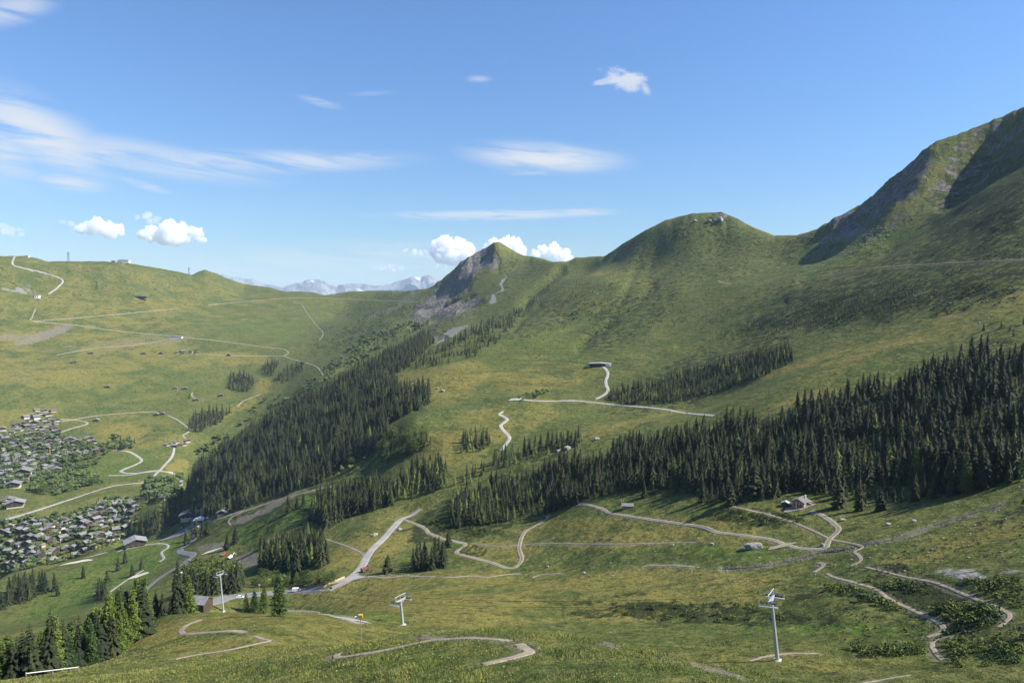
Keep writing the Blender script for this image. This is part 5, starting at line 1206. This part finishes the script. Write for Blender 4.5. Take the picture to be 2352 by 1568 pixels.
# ------------------------------------------------------------------ masts on the far ridge, crane in the village
def lattice(U, V, hgt, label, arms=True, name='power_pylon', mat=None, cat='pylon', wid=.10):
    p = hit(U, V); o = empty(name, p); mb = MB(); c = [(-1, -1), (1, -1), (1, 1), (-1, 1)]; n_ = 6
    for k in range(n_):
        z0, z1 = hgt * k / n_, hgt * (k + 1) / n_; a0, a1 = hgt * wid * (1 - k / n_ * .85), hgt * wid * (1 - (k + 1) / n_ * .85)
        for i in range(4):
            j = (i + 1) % 4; mb.tube((c[i][0] * a0, c[i][1] * a0, z0), (c[i][0] * a1, c[i][1] * a1, z1), .28, None, 4); mb.tube((c[i][0] * a0, c[i][1] * a0, z0), (c[j][0] * a1, c[j][1] * a1, z1), .16, None, 4)
    mb.build('lattice', mat or M['dark_steel'], o)
    if arms:
        for z in (.72, .88): MB().tube((-hgt * .2, 0, hgt * z), (hgt * .2, 0, hgt * z), .3, None, 4).build('arm', M['dark_steel'], o)
    tag(o, label, cat)
lattice(157, 601, 40, 'lattice power pylon on the left summit ridge'); lattice(434, 634, 40, 'lattice power pylon beside the small round knoll'); lattice(222, 664, 30, 'faint lattice pylon on the hillside below the summit building', True)
lattice(115, 1052, 26, 'yellow tower crane standing in the middle village', False, 'tower_crane', M['yellow'], 'crane', .03)
# ------------------------------------------------------------------ bushes, heath and grass
def bush_mesh(seed, n_pt=26, per=9, size=.16):
    r_ = random.Random(seed); pts = []
    for k in range(n_pt):
        a = r_.random() * 6.28; rr = r_.random() ** .55; pts.append((math.cos(a) * rr * 1.0, math.sin(a) * rr, .30 + .62 * (1 - rr * rr) * r_.uniform(.5, 1.1), .14))
    return tufts(seed, pts, size, per)
BM = [crown_mesh('bush', bush_mesh(60 + i), M['leaf']) for i in range(4)]
bushes = []
for poly, d, tr, s0, s1 in (("1890,1345 1990,1340 2040,1370 2130,1410 2250,1380 2300,1420 2250,1450 2150,1430 2060,1400 1950,1370", 2.6, 700, 1.0, 2.4), ("1960,1488 2100,1480 2140,1500 2000,1510", 2.0, 200, .9, 1.7), ("2170,1480 2352,1460 2352,1530 2200,1530", 2.6, 160, .9, 1.8),
                            ("1640,1175 1700,1165 1800,1180 1850,1200 1800,1205 1680,1200", 2.6, 300, .9, 1.9), ("1400,1395 1560,1380 1700,1385 1800,1420 1640,1430 1480,1425", 4.5, 160, .7, 1.5), ("2150,1340 2352,1330 2352,1400 2250,1370", 3.0, 300, 1.0, 2.0),
                            ("980,1200 1060,1180 1150,1200 1120,1225 1040,1230", 3.2, 260, 1.0, 2.2), ("1050,1262 1110,1245 1120,1275 1070,1280", 3.0, 90, .8, 1.6), ("1950,1330 2150,1345 2140,1365 2000,1350", 2.4, 200, .9, 1.9)):
    for x, y in scatter(poly, d, tr): bushes.append((x, y, rng.uniform(s0, s1)))
bushes.sort(key=lambda t: -t[2] / math.hypot(t[0], t[1]))
for x, y, s_ in bushes[:240]:
    o = bpy.data.objects.new('bush', BM[rng.integers(4)]); COL.objects.link(o); o.location = (x, y, float(H(x, y)) - .1); o.scale = (s_ * 1.15, s_ * 1.15, s_); o.rotation_euler = (0, 0, rng.random() * 6.28)
    u = float(project(np.array(x), np.array(y), np.array(o.location.z))[0])
    wd_ = ('small', 'smallish', 'middling', 'large', 'broad')[min(4, int(s_ / .42) - 1 if s_ > .42 else 0)]; zn_ = next(t_ for q_, t_ in ((1020, 'at the left end of the thicket by the zigzag track'), (1050, 'above the first bend of the zigzag track'), (1080, 'above the second bend of the zigzag track'), (1115, 'under the young conifers'), (1150, 'left of the zigzag farm track'), (1350, 'beside the zigzag farm track'), (1560, 'on the bank left of the large pylon'), (1700, 'left of the huge boulder'), (1790, 'near the huge boulder'), (1900, 'below the stone hut'), (1980, 'at the start of the bike trail'), (2060, 'left of the bike trail'), (2140, 'by the bike trail bend'), (2220, 'inside the outer bike trail loop'), (2300, 'at the outer bike trail'), (9999, 'right of the outer bike trail')) if u < q_); rw_ = 'lower slope' if math.hypot(x, y) < 190 else 'middle slope' if math.hypot(x, y) < 215 else 'upper slope' if math.hypot(x, y) < 250 else 'far slope'
    tag(o, wd_ + ' green bush ' + zn_ + ', ' + rw_, 'bush', 'bushes of the trail thicket' if u > 1850 else 'bushes on the meadow')
mass('low_scrub', [('b', x, y, s_ * .9, '') for x, y, s_ in bushes[240:]], 'b', M['leaf_far'], 'low scrub on the meadow')
# dwarf shrubs on the heath slopes
hs = []
for poly, n_, s0, s1 in (("1660,765 2050,640 2352,600 2352,690 2000,755 1750,785", 1800, .8, 2.6), ("2130,545 2352,400 2352,590 2100,610", 500, 1.0, 2.6), ("1330,720 1480,640 1560,700 1450,790 1350,780", 350, .8, 2.5), ("760,820 860,730 960,690 980,720 880,790 800,850", 400, 1.5, 4.),
                         ("1950,1300 2352,1180 2352,1460 2100,1480", 700, .35, .9), ("1250,1440 1900,1330 2100,1500 1750,1440 1500,1430", 420, .3, .8), ("990,1220 1060,1140 1180,1090 1230,1100 1120,1190", 380, .6, 1.6), ("900,1420 1300,1345 1900,1330 1700,1400 1300,1430", 260, .25, .6),
                         ("150,930 420,850 440,1000 250,1000", 160, 1., 3.), ("1150,800 1350,700 1400,740 1250,830", 200, .8, 2.5), ("1000,1150 1330,1000 1500,960 1500,990 1200,1090", 300, .5, 1.4)):
    f = in_poly(poly)
    for _ in range(n_):
        x, y = f()
        if perlin(np.array([x / 38]), np.array([y / 38]), 31)[0] < rng.uniform(-.25, .25): continue
        hs.append(('b', x, y, rng.uniform(s0, s1), ''))
mass('heath_shrubs', hs, 'b', needle_mat('heath_leaves', (.020, .034, .011), (.046, .058, .019), True), 'dark dwarf shrubs over the heath slopes')
# grass: tufts of bent blades on the near hump, flowers among them
def grass_mat():
    b = NB('meadow_grass', .75, .25); p = b.pos(); t = b.attr('tint'); f = b.noise(p, .18, 4)
    c = b.mix(b.ramp(f, .35, .65), (.112, .150, .024), (.195, .196, .048)); c = b.mix(b.ramp(t[0], .45, 1.0), c, (.25, .215, .090)); c = b.mix(b.ramp(t[1], .5, 1.0, 0, .8), c, (.125, .105, .065)); return b.done(c)
def grass(n_, label):
    az = rng.uniform(-.70, .66, n_ * 3); lr = rng.uniform(math.log(40), math.log(260), n_ * 3); r = np.exp(lr)
    keep = rng.random(n_ * 3) < np.clip(r / 70., .25, 1.3) * .77; az, r = az[keep], r[keep]
    x, y = r * np.sin(az), r * np.cos(az); z = H(x, y); U, V = project(x, y, z)
    k = (V < 1600) & (V > 1330) & (U > -30) & (U < 2390); x, y, z, r, U, V = [q[k][:n_] for q in (x, y, z, r, U, V)]
    # leave the trails bare
    tr = np.concatenate([track(s) for s in ("776,1500 772,1507 785,1509 820,1503 860,1497 900,1489 950,1478 985,1471 1030,1467 1080,1465 1140,1468 1175,1473", "1190,1478 1205,1488 1215,1497 1190,1506 1160,1514 1110,1526", "460,1423 427,1436 416,1446 430,1455 487,1451 564,1453", "584,1460 618,1471 588,1478 524,1492 453,1503 403,1513")])
    ok = (mask_at(BARE, x, y) + .25 * rng.standard_normal(len(x)) < .45) & (rng.random(len(x)) < sstep(250, 110, r) + .08)
    for c in range(0, len(tr)): ok &= (x - tr[c, 0]) ** 2 + (y - tr[c, 1]) ** 2 > .42 ** 2
    x, y, z, r = x[ok], y[ok], z[ok], r[ok]; m_ = len(x)
    clump = fbm(x / 5, y / 5, 4, 91); tall = np.clip(.65 + 2.0 * clump, .28, 2.1)
    NB_ = 6; Vs = np.zeros((m_, NB_, 3, 3)); tint = np.zeros((m_, NB_, 3, 4), np.float32); tint[..., 3] = 1
    for bl in range(NB_):
        a = rng.random(m_) * 6.28; hgt = rng.uniform(.08, .24, m_) * tall; ln_ = rng.uniform(.25, .8, m_) * hgt; wd = rng.uniform(.018, .034, m_) * (r / 60)
        ox, oy = rng.normal(0, .16, m_), rng.normal(0, .16, m_); ca, sa = np.cos(a), np.sin(a)
        Vs[:, bl, 0] = np.stack([x + ox - sa * wd, y + oy + ca * wd, z - .03], -1); Vs[:, bl, 1] = np.stack([x + ox + sa * wd, y + oy - ca * wd, z - .03], -1); Vs[:, bl, 2] = np.stack([x + ox + ca * ln_, y + oy + sa * ln_, z + hgt], -1)
        tint[:, bl, :, 0] = (rng.random(m_) * .75 + .5 * np.clip(-clump + .2, 0, .6))[:, None]; tint[:, bl, :, 1] = np.clip(fbm(x / 9 + 40, y / 9, 3, 95) * 2.0 - .2 + rng.normal(0, .15, m_), 0, 1)[:, None]
    o = big_mesh('grass', Vs.reshape(-1, 3), np.arange(m_ * NB_ * 3).reshape(-1, 3), [grass_mat()], k=3)
    at_ = o.data.color_attributes.new('tint', 'FLOAT_COLOR', 'POINT'); at_.data.foreach_set('color', tint.ravel()); tag(o, label, kind='stuff')
    # flowers
    nf_ = 1600; j = rng.integers(0, m_, nf_); cl = fbm(x[j] / 7 + 11, y[j] / 7, 3, 93) > .02; j = j[cl]; fv, ff, fm = [], [], []
    for q in j:
        s_ = rng.uniform(.025, .05); c = np.array([x[q] + rng.normal(0, .2), y[q] + rng.normal(0, .2), z[q] + rng.uniform(.22, .42)]); i = len(fv)
        fv += [tuple(c + s_ * np.array(v)) for v in ((1, 0, 0), (0, 1, .1), (-1, 0, 0), (0, -1, .1), (0, 0, .7))]; ff += [(i, i + 1, i + 4), (i + 1, i + 2, i + 4), (i + 2, i + 3, i + 4), (i + 3, i, i + 4)]; k_ = 0 if rng.random() < .78 else 1; fm += [k_] * 4
    o = obj_from('flowers', fv, ff, [M['yellow'], M['white_paint']]); o.data.polygons.foreach_set('material_index', fm); tag(o, 'yellow and white meadow flowers', kind='stuff')
grass(74000, 'long meadow grass on the near hump')
# ------------------------------------------------------------------ far snow-streaked range, cumulus, haze
def far_range():
    pts = [(420,668),(470,650),(510,627),(535,632),(560,646),(590,650),(620,652),(650,660),(690,652),(720,646),(745,650),(770,660),(800,653),(830,655),(860,656),(900,649),(925,642),(945,636),(965,643),(985,637),(1005,648),(1040,655),(1100,662),(1200,668)]
    us = np.linspace(400, 1220, 420); vs_ = np.interp(us, [p[0] for p in pts], [p[1] for p in pts])
    az, t = ray(us, vs_)
    prof = np.linspace(-1, 1, 60)                 # across the range, towards the viewer first
    A_, Pq = np.meshgrid(az, prof, indexing='ij'); Tt = np.repeat(t[:, None], 60, 1)
    r = 21000 + Pq * 3200
    x = r * np.sin(A_); y = r * np.cos(A_)
    top = Tt * 21000 + 70
    jag = fbm(x / 900, y / 900, 5, 40); rid = 1 - np.abs(fbm(x / 1500 + 5, y / 1500, 5, 50)) * 2.4
    z = top - np.abs(Pq) ** .85 * (top + 900) + (rid - .5) * 420 * np.clip(np.abs(Pq) * 3, 0.25, 1) * (1 - np.abs(Pq)) + jag * 150 * (1 - np.abs(Pq))
    n0, n1 = z.shape; ix = np.arange(n0 * n1).reshape(n0, n1)
    q = np.stack([ix[:-1, :-1], ix[1:, :-1], ix[1:, 1:], ix[:-1, 1:]], -1).reshape(-1, 4)[:, ::-1]
    b = NB('far_rock', .95, .1); p = b.pos((1, 1, .6)); f = b.noise(p, 1 / 420., 6, .65); g = b.new('ShaderNodeNewGeometry'); sp = b.new('ShaderNodeSeparateXYZ'); b.set(sp.inputs[0], g.outputs['Position'])
    snow = b.math('MULTIPLY', b.ramp(f, .61, .68), b.ramp(sp.outputs[2], 150, 500))
    c = b.mix(snow, b.mix(b.ramp(b.noise(p, 1 / 200., 5), .35, .65), (.11, .11, .12), (.22, .215, .21)), (.62, .65, .68))
    o = big_mesh('mountains', np.stack([x, y, z], -1).reshape(-1, 3), q, [b.done(c)], smooth=False)
    tag(o, 'far jagged range with snow patches beyond the col', kind='structure')
far_range()

def cloud_material(name, dens):
    m = bpy.data.materials.new(name); m.use_nodes = True; t = m.node_tree; t.nodes.remove(t.nodes['Principled BSDF'])
    v = t.nodes.new('ShaderNodeVolumePrincipled'); v.inputs['Color'].default_value = (1, 1, 1, 1); v.inputs['Density'].default_value = dens; v.inputs['Anisotropy'].default_value = .2
    t.links.new(v.outputs[0], t.nodes['Material Output'].inputs['Volume']); return m
CLOUDM = cloud_material('cloud_vapour', .011); CLOUDT = cloud_material('cloud_wisp', .0035)
def cumulus(U, V, hu, hv, r, seed, label, mat=None, lobes=34):
    rng = np.random.default_rng(seed)
    az, t = ray(U, V); az = float(az); t = float(t)
    c = Vector((r * math.sin(az), r * math.cos(az), r * t)); k = r / F * math.cos(az)
    W_, H_ = hu * k * math.cos(az), hv * k
    bm = bmesh.new()
    for i in range(lobes):
        a = rng.uniform(-1, 1); rr = rng.uniform(.22, .48) * (1 - .45 * abs(a)) * H_ * 1.2
        hgt = rng.uniform(-.75, 1.0) * (1 - .65 * abs(a) ** 1.3)
        q = Vector((a * (W_ - rr * .8), rng.uniform(-.5, .5) * W_ * .6, max(hgt * (H_ - rr * .6), -H_ + rr * .75)))
        mt = bmesh.ops.create_icosphere(bm, subdivisions=3, radius=rr)
        for v in mt['verts']: v.co += q
    me = bpy.data.meshes.new('cloud'); bm.to_mesh(me); bm.free()
    o = bpy.data.objects.new('cloud', me); COL.objects.link(o)
    md = o.modifiers.new('rm', 'REMESH'); md.mode = 'VOXEL'; md.voxel_size = H_ / 22
    ev = o.evaluated_get(bpy.context.evaluated_depsgraph_get()); m2 = bpy.data.meshes.new_from_object(ev)
    o.modifiers.clear(); o.data = m2
    n_ = len(m2.vertices); co = np.zeros(n_ * 3, np.float32); m2.vertices.foreach_get('co', co); co = co.reshape(-1, 3)
    nn = np.zeros(n_ * 3, np.float32); m2.vertices.foreach_get('normal', nn); nn = nn.reshape(-1, 3)
    s_ = H_ * .42
    d = (np.abs(perlin(co[:, 0] / s_ + seed, co[:, 2] / s_ + co[:, 1] / s_ * .7, seed)) * 1.0 + .5 * np.abs(perlin(co[:, 0] / s_ * 2.3, co[:, 2] / s_ * 2.3 + co[:, 1] / s_ * 1.7, seed + 1)) + .3 * np.abs(perlin(co[:, 0] / s_ * 5, co[:, 2] / s_ * 5 + co[:, 1] / s_ * 3.7, seed + 2)) - .35)
    flat = np.clip((co[:, 2] + H_ * .6) / (H_ * .5), .15, 1)
    co += nn * (d * H_ * .30 * flat)[:, None]
    m2.vertices.foreach_set('co', co.ravel()); m2.update(); m2.materials.clear(); m2.materials.append(mat or CLOUDM)
    o.location = c; o.rotation_euler = (0, 0, -az)
    return tag(o, label, 'cloud', 'small fair-weather clouds near the skyline')
cumulus(232, 528, 57, 27, 17000, 3, 'white puffy cumulus cloud above the cable car summit building')
cumulus(396, 543, 74, 34, 17500, 8, 'widest white cumulus cloud over the left grassy ridge')
cumulus(342, 504, 35, 17, 18500, 5, 'small white cloud just above the widest left cumulus', CLOUDT, 10)
cumulus(166, 514, 30, 15, 19000, 6, 'faint small cloud touching the left of the puffy cumulus', CLOUDT, 9)
cumulus(12, 533, 46, 18, 18000, 4, 'low cloud cut off by the left picture edge', CLOUDT, 12)
cumulus(1040, 580, 52, 40, 20000, 11, 'tall white cumulus rising beside the pointed rocky peak')
cumulus(1160, 575, 56, 30, 21000, 12, 'white cloud peeping out behind the pointed rocky peak')
cumulus(1268, 590, 52, 28, 20500, 13, 'white cumulus in the dip between pointed peak and round hill', None, 14)
cumulus(955, 582, 44, 13, 22000, 14, 'thin low cloud between the far range and the tall cumulus', CLOUDT, 10)
cumulus(900, 615, 50, 10, 23000, 15, 'faint flat cloud low above the far snowy range', CLOUDT, 10)
cumulus(1020, 612, 22, 10, 22000, 16, 'tiny cloud at the foot of the tall cumulus', CLOUDT, 7)

hz = bpy.data.materials.new('haze_air'); hz.use_nodes = True; ht = hz.node_tree; ht.nodes.remove(ht.nodes['Principled BSDF'])
hv_ = ht.nodes.new('ShaderNodeVolumePrincipled'); hv_.inputs['Color'].default_value = (.55, .76, 1.0, 1); hv_.inputs['Density'].default_value = 2.6e-5; hv_.inputs['Anisotropy'].default_value = 0.0
ht.links.new(hv_.outputs[0], ht.nodes['Material Output'].inputs['Volume'])
zb, zt, hw = float(GZ.min()) - 40, 1010.0, 29000.0
hx = obj_from('haze', [(sx * hw, sy * hw, z_) for z_ in (zb, zt) for sx, sy in ((-1, -1), (1, -1), (1, 1), (-1, 1))],
              [(0, 3, 2, 1), (4, 5, 6, 7), (0, 1, 5, 4), (1, 2, 6, 5), (2, 3, 7, 6), (3, 0, 4, 7)], hz)
tag(hx, 'pale blue summer haze over the valley', kind='stuff')
